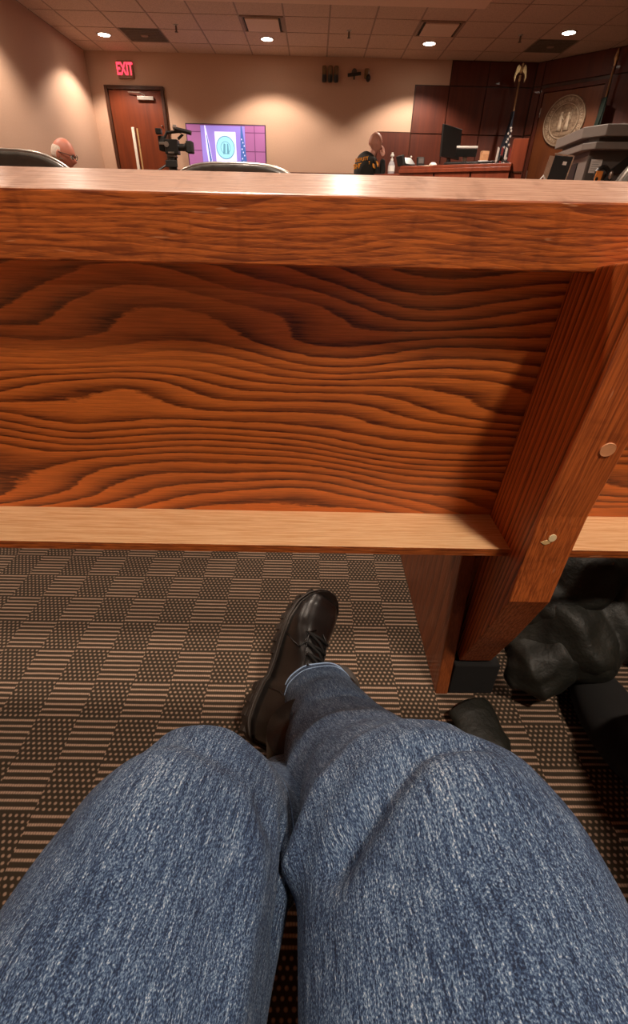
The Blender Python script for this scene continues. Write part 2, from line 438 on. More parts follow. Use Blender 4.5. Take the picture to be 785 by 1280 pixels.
for gx in GX:
    if gx > X0: 
        pl = clip_poly([(gx - .012, 7.4), (gx + .012, 7.4), (gx + .012, YB), (gx - .012, YB)], n2, dd)
        if len(pl) > 2: bars.prism(pl, .03, Matrix.Translation((0, 0, CEIL)))
for gy in GY:
    pl = clip_poly([(X0, gy - .012), (X1, gy - .012), (X1, gy + .012), (X0, gy + .012)], n2, dd)
    if len(pl) > 2: bars.prism(pl, .03, Matrix.Translation((0, 0, CEIL + .0005)))
tb = bars.build('ceiling_bar', M_TBAR, ceiling); tb['kind'] = 'stuff'

# ---- paneling on the back wall and the corner wall
def wall_panel(x0, x1, z0, z1, parent=wall_back, M=None, mat=M_WPANEL, th=.03, name='wood_panel'):
    g = .008
    if M is None: mb = MB().box((x0 + g, YB - th, z0 + g), (x1 - g, YB - .004, z1 - g))
    else: mb = MB().box((x0 + g, .004, z0 + g), (x1 - g, th, z1 - g), M)
    return mb.build(name, mat, parent)
bk = MB(); bk.box((1.075, YB - .01, 0), (1.655, YB, 2.175)); bk.box((1.655, YB - .01, 0), (2.235, YB, 2.795)); bk.box((2.235, YB - .01, 0), (3.66, YB, CEIL))
struct('trim_1', bk, M_FRAME)
cols = [1.08, 1.66, 2.24, 2.86, 3.64]
for k in range(4):
    x0, x1 = cols[k], cols[k + 1]
    wall_panel(x0, x1, .12, 1.0); wall_panel(x0, x1, 1.0, 1.55); wall_panel(x0, x1, 1.55, 2.165 if k == 0 else 2.155)
    if k >= 1: wall_panel(x0, x1, 2.155, 2.785)
    if k >= 2: wall_panel(x0, x1, 2.785, CEIL - .01)
us = [0.02, .15]
for z0, z1 in ((.12, 1.55), (1.55, 2.16), (2.16, 2.79), (2.79, CEIL - .01)):
    wall_panel(.02, .155, z0, z1, wall_corner, MW)
wall_panel(.155, 1.26, 2.80, CEIL - .01, wall_corner, MW)
for (a, b) in ((1.26, 1.86), (1.86, 2.46), (2.46, 3.06), (3.06, 3.5)):
    for z0, z1 in ((.12, 1.0), (1.0, 1.55), (1.55, 2.16), (2.16, 2.79), (2.79, CEIL - .01)):
        wall_panel(a, b, z0, z1, wall_corner, MW)
# wainscot between the door and the paneling, wood
ws = MB().box((-2.56, YB - .03, .1), (1.07, YB, 1.53)); ws.box((-2.56, YB - .055, 1.53), (1.07, YB, 1.565))
struct('trim_2', ws, M_WPANEL)

# ---- door in the back wall
def make_door(idx, M, x0, x1, top, slab_mat, frame_w, pull=True):
    d = bpy.data.objects.new('door_%d' % idx, None); COL.objects.link(d); d['kind'] = 'structure'
    f = MB(); f.box((x0, 0, 0), (x0 + frame_w, .05, top), M); f.box((x1 - frame_w, 0, 0), (x1, .05, top), M); f.box((x0 + frame_w, 0, top - frame_w), (x1 - frame_w, .05, top), M)
    f.build('door_frame', M_FRAME if pull else M_WPANEL, d, bevel=.004)
    MB().box((x0 + frame_w + .005, .002, .01), (x1 - frame_w - .005, .022, top - frame_w - .006), M).build('door_leaf', slab_mat, d)
    return d
MB_ = Matrix(((1, 0, 0, 0), (0, -1, 0, YB), (0, 0, 1, 0), (0, 0, 0, 1)))
door1 = make_door(1, MB_, -3.60, -2.605, 2.685, M_DOOR, .05)
p = MB().box((-3.235, .05, 1.05), (-3.185, .075, 2.14), MB_); p.box((-3.23, .02, 2.05), (-3.19, .06, 2.09), MB_); p.box((-3.23, .02, 1.15), (-3.19, .06, 1.19), MB_)
p.build('door_handle', plain('polished_pull', lin(244, 238, 224), .3, .25), door1, bevel=.004)
MB().box((-3.16, .022, 1.05), (-3.135, .03, 2.13), MB_).build('push_plate', M_GOLD, door1)
MB().box((-3.06, .022, 2.50), (-2.78, .07, 2.55), MB_, .005).build('door_closer', M_STEEL, door1)
MB().tube([(-2.92, YB - .06, 2.56), (-3.0, YB - .09, 2.59), (-3.2, YB - .06, 2.60)], .008).build('closer_arm', M_STEEL, door1)
MB().lathe([(.001, 0), (.012, 0), (.012, .02), (.004, .03)], 12, Matrix.Translation((-2.70, YB - .022, 2.17)) @ Matrix.Rotation(PI / 2, 4, 'X')).build('lock', M_STEEL, door1)

# framed door with the seal, in the corner wall
door2 = make_door(2, MW, .17, 1.235, 2.755, M_SEALDOOR, .055, False)
for hz in (2.45, 1.6): MB().box((.222, .02, hz - .06), (.236, .034, hz + .06), MW).build('hinge', M_STEEL, door2)

# round seal
seal = thing('wall_seal', 'large round bronze relief seal mounted on the wooden corner door', 'seal', PW(.672, .026, 2.30))
MS = Matrix(((PU.x, 0, PN.x, 0), (PU.y, 0, PN.y, 0), (0, 1, 0, 0), (0, 0, 0, 1)))  # local x along wall, y up, z out
sm_ = NT('seal_bronze'); _c = sm_.coord(); _n = sm_.noise(_c, 26, 5, .7); sm_.l(sm_.ramp(_n, [(.35, lin(112, 88, 66)), (.65, lin(172, 146, 120))]), sm_.b.inputs['Base Color']); sm_.set(Roughness=.5, Metallic=.25); sm_.bump(_n, .8, .01); M_SEAL = sm_.m
M_SEALRAISED = plain('seal_raised', lin(206, 184, 158), .45, .2)  # paler bronze for the raised rings, letters and figures
MB().lathe([(.001, 0), (.333, 0), (.336, .012), (.328, .024), (.31, .024), (.306, .014), (.235, .014), (.231, .022), (.218, .022), (.214, .010), (.001, .010)], 64, MS).build('disc', M_SEAL, seal)
rim = MB()
for r_, a_ in ((.322, .0), (.225, .0)):
    rim.tube([MS @ Vector((r_ * math.cos(t * 2 * PI / 64), r_ * math.sin(t * 2 * PI / 64), .022)) for t in range(65)], .005, 8)
rim.build('ring', M_SEALRAISED, seal)
def ring_text(txt, r, a0, a1, size, flip=False):
    for k, ch in enumerate(txt):
        if ch == ' ': continue
        a = lerp(a0, a1, k / (len(txt) - 1))
        rot = a - PI / 2 if not flip else a + PI / 2
        T = MS @ Matrix.Translation((r * math.cos(a), r * math.sin(a), .014)) @ Matrix.Rotation(rot, 4, 'Z')
        text_mesh('letter', ch, size, M_SEALRAISED, seal, T, .003)
ring_text('THE GREAT SEAL OF THE STATE OF', .268, math.radians(205), math.radians(-25), .055)
ring_text('NORTH CAROLINA', .275, math.radians(222), math.radians(318), .052, True)
# two raised figures in the middle
fg = MB()
for fx, s_ in ((-.055, 1.0), (.06, .9)):
    fg.sphere((0, 0, 0), (.022, .026, .014), MS @ Matrix.Translation((fx, .10 * s_, .014)), 12, 8)
    fg.quad_strip([[MS @ Vector((fx + rr * math.cos(q * PI / 5), yy, .012 + .016 * max(0, math.sin(q * PI / 5)))) for q in range(10)] for rr, yy in ((.014, .085 * s_), (.03, .06 * s_), (.026, .0), (.034, -.06), (.045, -.13))])
    fg.tube([MS @ Vector((fx + .02, .05, .02)), MS @ Vector((fx + .05, .02, .024)), MS @ Vector((fx + .045, .0, .02))], .008, 8)
fg.tube([MS @ Vector((.095, -.06, .018)), MS @ Vector((.1, .14, .018))], .005, 6)
fg.build('figures', M_SEALRAISED, seal, smooth=True)
gr = MB().prism([(-.2, -.10), (-.1, -.13), (.1, -.13), (.2, -.1), (.13, -.17), (0, -.2), (-.13, -.17)], .01, MS @ Matrix.Translation((0, 0, .008))); gr.build('ground_relief', M_SEAL, seal)

# exit sign
ex = thing('exit_sign', 'lit EXIT sign with red letters on the wall above the left door', 'sign', (-3.20, YB, 2.88))
MB().box((-.125, -.05, -.11), (.13, -.001, .11), None, .008).build('housing', plain('sign_housing', lin(150, 112, 88), .5), ex)
M_EXIT = emit('exit_red', (1.0, .05, .09, 1), .8)
text_mesh('lettering', 'EXIT', .215, M_EXIT, ex, Matrix.Translation((.0, -.054, .0)) @ Matrix.Diagonal((.62, 1, 1, 1)) @ Matrix.Rotation(PI / 2, 4, 'X'), .002, .006)

# television on the wall: a picture of the seal door between two flags
tv = thing('television', 'flat wall television showing a purple picture of the seal between flags', 'television', (-1.59, YB, 1.86))
MB().box((-.70, -.06, -.40), (.70, -.02, .355), None, .006).build('bezel', M_BLACK, tv); MB().box((-.2, -.02, -.2), (.2, 0, .2)).build('wall_mount', M_BLACK, tv)
def scr(x0, x1, z0, z1, mat, off, name='screen_area'):
    return MB().box((x0, -.0605 - off, z0), (x1, -.0600 - off, z1)).build(name, mat, tv)
E_MAG = emit('screen_magenta', (.34, .12, .30, 1), .24); E_MAG2 = emit('screen_magenta_dark', (.16, .05, .15, 1), .15); E_BLU = emit('screen_violet', (.27, .20, .62, 1), .32); E_LT = emit('screen_pale', (.66, .62, .95, 1), .42); E_CY = emit('screen_cyan', (.30, .66, .78, 1), .34); E_DK = emit('screen_navy', (.05, .12, .36, 1), .35); E_TEAL = emit('screen_teal', (.12, .34, .48, 1), .26)
scr(-.69, .69, -.39, .345, E_MAG2, .0, 'screen')
for a, b in ((-.685, -.44), (.335, .50), (.505, .685)):
    for c, d in ((-.385, -.02), (-.015, .24), (.245, .34)): scr(a + .004, b - .004, c + .004, d - .004, E_MAG, .001)
scr(-.44, .335, -.39, .33, E_BLU, .001); scr(-.20, .17, -.39, .25, E_LT, .002)
MB().lathe([(.001, 0), (.165, 0), (.165, .001), (.001, .001)], 40, Matrix.Translation((-.02, -.0635, .03)) @ Matrix.Rotation(PI / 2, 4, 'X')).build('screen_seal', E_TEAL, tv)
MB().lathe([(.001, 0), (.152, 0), (.152, .001), (.001, .001)], 40, Matrix.Translation((-.02, -.0647, .03)) @ Matrix.Rotation(PI / 2, 4, 'X')).build('screen_seal', E_CY, tv)
MB().lathe([(.08, 0), (.088, 0), (.088, .001), (.08, .001)], 40, Matrix.Translation((-.02, -.0659, .03)) @ Matrix.Rotation(PI / 2, 4, 'X')).build('screen_seal_ring', E_TEAL, tv)
MY = Matrix.Translation((0, -.0640, 0)) @ Matrix.Rotation(PI / 2, 4, 'X')
MB().prism([(-.07, -.06), (-.03, -.06), (-.02, .08), (-.05, .09)], .001, Matrix.Translation((0, -.0025, 0)) @ MY).build('screen_figure', E_TEAL, tv)
MB().prism([(.0, -.06), (.04, -.06), (.03, .08), (.01, .09)], .001, Matrix.Translation((0, -.0025, 0)) @ MY).build('screen_figure', E_TEAL, tv)
MB().prism([(-.37, .33), (-.35, .33), (-.30, .05), (-.24, -.37), (-.32, -.37), (-.36, .0)], .001, MY).build('screen_flag', E_LT, tv)
MB().prism([(-.345, .2), (-.335, .2), (-.28, -.15), (-.31, -.2)], .001, Matrix.Translation((0, -.0012, 0)) @ MY).build('screen_flag', E_DK, tv)
MB().prism([(.265, .33), (.285, .33), (.33, .02), (.36, -.25), (.24, -.25), (.25, .1)], .001, MY).build('screen_flag', E_DK, tv)
for q in range(9): scr(.265 + .02 * (q % 3), .28 + .02 * (q % 3), .14 - .045 * q, .16 - .045 * q, E_LT, .0048, 'screen_star')
scr(.20, .46, -.33, -.24, E_DK, .006)

# ---- wall sensors on the back wall
for k, xx in enumerate((.115, .215, .315)):
    s_ = thing('wall_sensor', ['left one of three tubular sensors with black ends high on the back wall', 'middle one of three tubular sensors with black ends high on the back wall', 'right one of three tubular sensors with black ends high on the back wall'][k], 'sensor', (xx, YB, 2.89), 0, 'tubular sensors in a row on the back wall')
    MB().lathe([(.001, .10), (.03, .10), (.036, .09), (.036, -.01), (.001, -.01)], 16, Matrix.Translation((0, -.045, 0))).build('tube', M_AMBER, s_)
    MB().lathe([(.001, -.01), (.036, -.01), (.038, -.085), (.03, -.1), (.001, -.1)], 16, Matrix.Translation((0, -.045, 0))).build('end_cap', M_BLACK, s_)
    MB().box((-.02, -.02, -.03), (.02, 0, .05)).build('bracket', M_GREYD, s_)
s_ = thing('wall_bar_light', 'black crossbar fixture on a round mount high on the back wall', 'fixture', (.615, YB, 2.90))
MB().tube([(-.11, -.06, -.02), (.11, -.06, .005)], .022, 12).build('crossbar', M_BLACK, s_)
MB().lathe([(.001, 0), (.045, 0), (.04, .05), (.001, .06)], 16, Matrix.Translation((0, 0, .03)) @ Matrix.Rotation(PI / 2, 4, 'X')).build('mount', M_GREYD, s_)
MB().tube([(0, -.05, .0), (0, -.05, -.07)], .012, 8).build('stem', M_BLACK, s_)
s_ = thing('wall_camera', 'small dark dome camera right of the crossbar on the back wall', 'camera', (.83, YB, 2.88))
MB().box((-.045, -.07, -.03), (.03, 0, .09), None, .01).build('housing', M_AMBER, s_)
MB().sphere((.02, -.06, -.03), (.04, .04, .05), None, 14, 10).build('lens', M_BLACK, s_, smooth=True)

# ---- ceiling fixtures
def can(name_group, x, y, z, label):
    t = thing('recessed_light', label, 'ceiling light', (x, y, z), 0, name_group)
    MB().lathe([(.085, -.006), (.105, -.006), (.11, 0), (.11, .001), (.085, .001)], 32).build('trim_ring', M_TBAR, t)
    MB().lathe([(.001, -.004), (.086, -.004), (.086, -.001), (.001, -.001)], 32).build('lens', M_CAN, t)
    return t
def lamp(x, y, z, watts, cone, radius, blend=.45, tilt=(0, 0)):
    ld = bpy.data.lights.new('can_spot', 'SPOT'); ld.energy = watts; ld.color = LAMP_COL; ld.spot_size = math.radians(cone); ld.spot_blend = blend; ld.shadow_soft_size = radius
    o = bpy.data.objects.new('can_spot', ld); COL.objects.link(o); o.location = (x, y, z - .012 - radius * .0); o.rotation_euler = (tilt[0], tilt[1], 0)
    return o
labs = ['bright round recessed ceiling light nearest the left wall', 'bright round recessed ceiling light beyond the left white vent', 'bright round recessed ceiling light beyond the right white vent', 'bright round recessed ceiling light next to the right dark grille']
for (x, y, z, wt, cone, rad), lb in zip(CANS, labs):
    can('recessed lights by the back wall', x, y, z - .004, lb); lamp(x, y, z - .02, wt, cone, rad, .35)
FL = ['round ceiling light over the left wall, behind the first exit-side light', 'round ceiling light above the white-haired man', 'round ceiling light above the video camera aisle', 'round ceiling light in front of the judge bench', 'round ceiling light above the swivel chairs', 'round ceiling light above the left swivel chair', 'round ceiling light above the grey lectern']
for (x, y, z, wt), fl in zip(CANS_FRONT, FL):
    can('recessed lights over the courtroom floor', x, y, z - .001, fl); lamp(x, y, z - .02, wt, 130, .06, .6)
NL = ['round ceiling light above the seated neighbour on the right', 'added unseen ceiling light just beyond the oak bench back, brightening the carpet', 'round ceiling light at the rear right of the public seating', 'round ceiling light at the rear left of the public seating']
for (x, y, z, wt), nl in zip(CANS_NEAR, NL):
    can('recessed lights over the public seating', x, y, z + .028, nl); lamp(x, y, z + .01, wt, 140, .15, .6)

for k, (cx, cy) in enumerate(((-.765, 8.935), (1.675, 8.935))):
    t = thing('supply_vent', ['white square air vent panel left of the ceiling middle', 'white square air vent panel right of the ceiling middle'][k], 'air vent', (cx, cy, CEIL))
    MB().box((-.293, -.293, 0), (.293, .293, .012)).build('backing', M_TBAR, t)
    MB().box((-.25, -.25, -.012), (.25, .25, -.001)).build('dark_recess', M_DARKGAP, t)
    MB().box((-.225, -.262, -.03), (.225, .215, -.014), None, .004).build('face_plate', M_SOFFIT, t)
    fr = MB()
    for a, b in (((-.293, -.293), (.293, -.268)), ((-.293, .268), (.293, .293)), ((-.293, -.268), (-.268, .268)), ((.268, -.268), (.293, .268))): fr.box((a[0], a[1], -.014), (b[0], b[1], -.001))
    fr.build('frame', M_TBAR, t)
for k, (cx, cy) in enumerate(((-2.595, 9.545), (3.505, 9.545))):
    t = thing('return_grille', ['dark grey square ceiling grille near the left door', 'dark grey square ceiling grille near the corner wall'][k], 'air vent', (cx, cy, CEIL))
    MB().box((-.29, -.29, 0), (.29, .29, .012)).build('frame', M_GRILLE, t)
    for q in range(11): MB().box((-.27, -.265 + q * .05, -.010), (.27, -.245 + q * .05, 0), None).build('slat', M_GRILLE, t)
    MB().lathe([(.001, -.014), (.05, -.014), (.06, -.002), (.001, -.002)], 20).build('cover', M_TBAR, t)
for k, (cx, cy) in enumerate(((-2.0, 9.05), (.44, 9.1), (2.88, 9.08))):
    t = thing('sprinkler', ['small hanging sprinkler head beside the left dark grille', 'small hanging sprinkler head above the three tubular sensors', 'small hanging sprinkler head near the right ceiling grille'][k], 'sprinkler', (cx, cy, CEIL - .004))
    MB().lathe([(.001, 0), (.035, 0), (.03, -.01), (.001, -.01)], 16).build('escutcheon', M_STEEL, t)
    MB().lathe([(.012, -.01), (.014, -.05), (.01, -.07), (.024, -.072), (.024, -.078), (.001, -.078)], 12).build('head', M_GRILLE, t)
# =================================================================== FAR THINGS
# ---- judge's bench: front along the line A-B, depth away from us
BA, BB = Vector((1.13, 7.60, 0)), Vector((2.37, 6.90, 0)); BU = (BB - BA).normalized(); BN = Vector((-BU.y, BU.x, 0)); BL = (BB - BA).length
MBN = Matrix(((BU.x, BN.x, 0, BA.x), (BU.y, BN.y, 0, BA.y), (0, 0, 1, 0), (0, 0, 0, 1)))   # x along, y back, z up
def BP(u, v, z): return MBN @ Vector((u, v, z))
bench = thing('judge_bench', 'raised reddish wooden judge bench with monitors and papers on top', 'judge bench', (BA.x, BA.y, 0), math.atan2(BU.y, BU.x))
def at_bench(mb, name, mat, **k):
    return mb.build(name, mat, bench, **k)
at_bench(MB().box((0, 0, 1.43), (BL, .9, 1.463), None, .004), 'worktop', M_BENCH)
at_bench(MB().box((-.01, -.015, 1.385), (BL, .02, 1.428), None, .004), 'edge_moulding', M_BENCH)
for q in range(3):
    at_bench(MB().box((q * BL / 3 + .01, .0, .1), ((q + 1) * BL / 3 - .01, .025, 1.383)), 'front_panel', M_BENCH)
at_bench(MB().box((0, .026, 0), (BL, .06, 1.42)), 'carcass', M_FRAME)
at_bench(MB().box((0, .06, 0), (.03, .9, 1.42)), 'side_panel', M_BENCH)
at_bench(MB().box((-.42, .10, 1.36), (-.005, .6, 1.39), None, .004), 'side_shelf', M_BENCH)
at_bench(MB().box((-.40, .12, 0), (-.02, .58, 1.358)), 'side_cabinet', M_BENCH)
# end pillar of the bench
pil = thing('bench_pillar', 'square reddish wooden pillar at the right end of the judge bench', 'pillar', (2.47, 7.03, 0), math.atan2(BU.y, BU.x) + .25)
MB().box((-.085, -.08, 0), (.085, .08, 1.70), None, .006).build('shaft', M_BENCH, pil)
MB().box((-.09, -.088, 1.37), (.09, -.081, 1.385)).build('moulding', M_FRAME, pil)

def on_bench(name, label, cat, x, y, z=1.463, rz=0.0, group=None): return thing(name, label, cat, (x, y, z), rz, group)
# big dark monitor seen almost edge-on
t = on_bench('monitor', 'large dark monitor standing on the judge bench, turned sideways', 'monitor', 1.79, 7.66, rz=math.radians(48))
MB().box((-.25, -.012, .10), (.25, .012, .43), Matrix.Rotation(-.06, 4, 'X'), .005).build('screen_case', M_BLACK, t)
MB().box((-.14, .012, .18), (.14, .05, .36), Matrix.Rotation(-.06, 4, 'X'), .008).build('back_housing', M_BLACK2, t)
MB().box((-.03, .0, .01), (.03, .03, .2)).build('stand', M_BLACK, t); MB().box((-.13, -.09, 0), (.13, .11, .012), None, .004).build('base', M_BLACK, t)
# small screen with a white top edge
t = on_bench('small_display', 'small tilted display with a white top edge on the judge bench', 'display', 1.93, 7.42, rz=math.radians(-8))
MB().box((-.13, -.01, .10), (.13, .012, .185), Matrix.Rotation(.35, 4, 'X'), .004).build('case', M_BLACK, t)
MB().box((-.13, -.0, .19), (.13, .03, .205), Matrix.Rotation(.35, 4, 'X')).build('top_edge', M_WHITE, t)
MB().box((-.025, .0, 0), (.025, .03, .13)).build('stand', M_STEEL, t); MB().box((-.08, -.05, 0), (.08, .06, .01)).build('base', M_BLACK, t)
t = on_bench('keyboard', 'black keyboard lying along the judge bench in front of the monitor', 'keyboard', 1.87, 7.28, rz=math.atan2(BU.y, BU.x))
MB().box((-.22, -.07, .0), (.22, .07, .022), None, .004).build('case', M_BLACK, t)
kb = MB()
for q in range(15):
    for r_ in range(4): kb.box((-.205 + q * .0275, -.055 + r_ * .028, .022), (-.182 + q * .0275, -.032 + r_ * .028, .03))
kb.build('key_block', M_BLACK2, t)['kind'] = 'stuff'
t = on_bench('desk_phone', 'black desk phone with tilted face beside the sanitizer bottle', 'phone', 1.25, 7.74, z=1.507, rz=.3)
MB().box((-.07, -.09, .0), (.07, .09, .03), Matrix.Rotation(.5, 4, 'X'), .006).build('body', M_BLACK, t); MB().box((-.10, -.05, .0), (-.055, .12, .115), Matrix.Rotation(-.35, 4, 'Y'), .01).build('handset', M_BLACK2, t)
MB().sphere((.03, -.02, .07), (.014, .008, .012), None, 12, 8).build('dial', M_WHITE, t, smooth=True)
t = on_bench('card_terminal', 'small black upright device between the phone and the keyboard', 'device', 1.40, 7.62, rz=.2)
MB().box((-.05, -.02, .0), (.05, .02, .105), Matrix.Rotation(-.18, 4, 'X'), .008).build('body', M_BLACK, t); MB().box((-.035, -.024, .03), (.035, -.019, .09), Matrix.Rotation(-.18, 4, 'X')).build('screen', M_GREYD, t)
t = on_bench('bowl', 'small upturned white bowl at the front edge of the judge bench', 'bowl', 1.535, 7.46)
MB().lathe([(.001, .035), (.025, .034), (.045, .02), (.055, 0), (.001, 0)], 20).build('shell', M_WHITE, t, smooth=True)
t = on_bench('card_box', 'tan cardboard box standing on the right of the judge bench', 'box', 2.17, 7.40, rz=.2)
MB().box((-.045, -.03, 0), (.045, .03, .155), None, .002).build('carton', M_TAN, t); MB().box((-.045, -.031, .125), (.045, .031, .158)).build('lid', plain('card_lid', lin(220, 170, 128), .8), t)
t = on_bench('document_tray', 'black tray with a white sheet in front of the monitor', 'tray', 2.13, 7.24, rz=-.5)
MB().box((-.13, -.06, 0), (.13, .06, .035), None, .003).build('tray', M_BLACK, t); MB().box((-.06, -.05, .036), (.05, .04, .044)).build('paper', M_PAPER, t)
t = on_bench('cable_heap', 'tangle of black cables on the bench below the flag', 'cables', 2.33, 7.12)
for q in range(5):
    MB().tube([(-.09 + .01 * q, -.03 + .015 * q, .01), (-.04, .03 - .01 * q, .05 + .01 * q), (.03, -.02 + .01 * q, .03), (.09, .02 * (q - 2), .012)], .009, 8).build('cable', M_BLACK2, t)
# sanitizer bottle on the side shelf
t = thing('sanitizer_bottle', 'clear pump bottle of sanitizer standing left of the judge bench', 'bottle', (1.045, 7.85, 1.392))
M_CLEAR = NT('clear_plastic'); M_CLEAR.set(Base_Color=lin(216, 214, 220), Roughness=.15, Transmission_Weight=.45, IOR=1.4); M_CLEAR = M_CLEAR.m
MB().lathe([(.001, 0), (.042, 0), (.045, .01), (.045, .10), (.03, .135), (.016, .15), (.001, .15)], 20).build('bottle_body', M_CLEAR, t, smooth=True)
MB().lathe([(.0455, .03), (.0465, .03), (.0465, .095), (.0455, .095)], 20).build('paper_label', M_PAPER, t)
MB().lathe([(.001, .15), (.02, .15), (.02, .17), (.008, .172), (.008, .195), (.024, .197), (.024, .215), (.012, .222), (.012, .238), (.001, .24)], 16).build('pump', M_WHITE, t)

# ---- the eagle flag and the corner flag
def flag(name, label, x, y, ztop, lean, finial, cloth, parts_fn, rz=0):
    t = thing(name, label, 'flag', (x, y, 0), rz)
    MB().tube([(0, 0, .02), (lean * .5, 0, ztop * .5), (lean, 0, ztop)], .014, 10).build('pole', M_POLE, t, smooth=True)
    MB().lathe([(.001, 0), (.16, 0), (.16, .02), (.05, .05), (.02, .1), (.001, .1)], 24).build('base', M_GOLD, t)
    finial(t, lean, ztop); parts_fn(t, lean, ztop)
    return t
def eagle(t, lx, z):
    b = MB(); b.sphere((lx, 0, z + .09), (.028, .03, .05), None, 12, 8); b.sphere((lx + .01, 0, z + .15), (.017, .018, .02), None, 10, 8)
    for s in (-1, 1):
        pts = [(s * .01, 0, z + .11), (s * .05, 0, z + .15), (s * .075, 0, z + .12), (s * .10, 0, z - .0), (s * .078, 0, z - .06), (s * .065, 0, z + .03), (s * .03, 0, z + .06)]
        b.prism([(p[0], p[2]) for p in pts], .022, Matrix.Translation((lx, .011, 0)) @ Matrix.Rotation(PI / 2, 4, 'X'))
    b.build('eagle_finial', M_GOLD, t, smooth=False)
    MB().lathe([(.001, z - .06), (.012, z - .06), (.02, z - .02), (.014, z), (.02, z + .02), (.001, z + .03)], 12, Matrix.Translation((lx, 0, 0))).build('collar', M_GOLD, t)
def spear(t, lx, z):
    MB().lathe([(.001, z), (.012, z), (.018, z + .05), (.03, z + .09), (.014, z + .16), (.001, z + .2)], 12, Matrix.Translation((lx, 0, 0))).build('finial', M_GOLD, t)
def cloth_fn(mats, ztop_off, zbot, wmax, side):
    def fn(t, lx, z):
        rings = []
        zt = z - ztop_off
        for i in range(25):
            q = i / 24; zz = lerp(zt, zbot, q); wd = lerp(.02, wmax, smooth01(q * 1.3)); ring = []
            for j in range(28):
                a = 2 * PI * j / 28; fr_ = 1 + .28 * math.sin(5 * a + q * 2)
                ring.append(Vector((lerp(lx, lx * .4, q) + side * wd * .55 + wd * .6 * math.cos(a) * fr_, .07 * math.sin(a) * fr_ + .0, zz)))
            rings.append(ring)
        MB().quad_strip(rings).build('cloth', mats[0], t, smooth=True)
        if len(mats) > 1:
            for k in range(22):
                q = .18 + .03 * k; zz = lerp(zt, zbot, q); wd = lerp(.02, wmax, smooth01(q * 1.3)); xx = lerp(lx, lx * .4, q) + side * wd * .55 + wd * (.42 * math.sin(k * 2.4))
                MB().prism([(.024 * (1 if m_ % 2 == 0 else .42) * math.cos(m_ * PI / 5 + .3), .024 * (1 if m_ % 2 == 0 else .42) * math.sin(m_ * PI / 5 + .3)) for m_ in range(10)], .004, Matrix.Translation((xx, -.085, zz)) @ Matrix.Rotation(PI / 2, 4, 'X')).build('star', mats[1], t)
            for k in range(4):
                x0 = lerp(lx, lx * .4, .85) + side * wmax * .5 - .15 + k * .07
                MB().prism([(x0, 1.25), (x0 + .04, 1.25), (x0 + .06, 1.93), (x0 + .03, 1.95)], .012, Matrix.Translation((0, -.08, 0)) @ Matrix.Rotation(PI / 2, 4, 'X')).build('stripe', mats[1 + k % 2], t)
    return fn
flag('eagle_flag', 'star spangled flag furled on a pole topped by a spread eagle', 3.30, 9.95, 2.84, -.03, eagle, None, cloth_fn([M_NAVY, M_FLAGW, M_FLAGR], .42, 1.2, .17, -.75))
pp = PW(1.30, .16)
flag('corner_flag', 'dark green flag furled on a pole right of the corner seal door', pp.x, pp.y, 2.86, -.02, spear, None, cloth_fn([M_GREENC], .35, 1.2, .12, -.8))

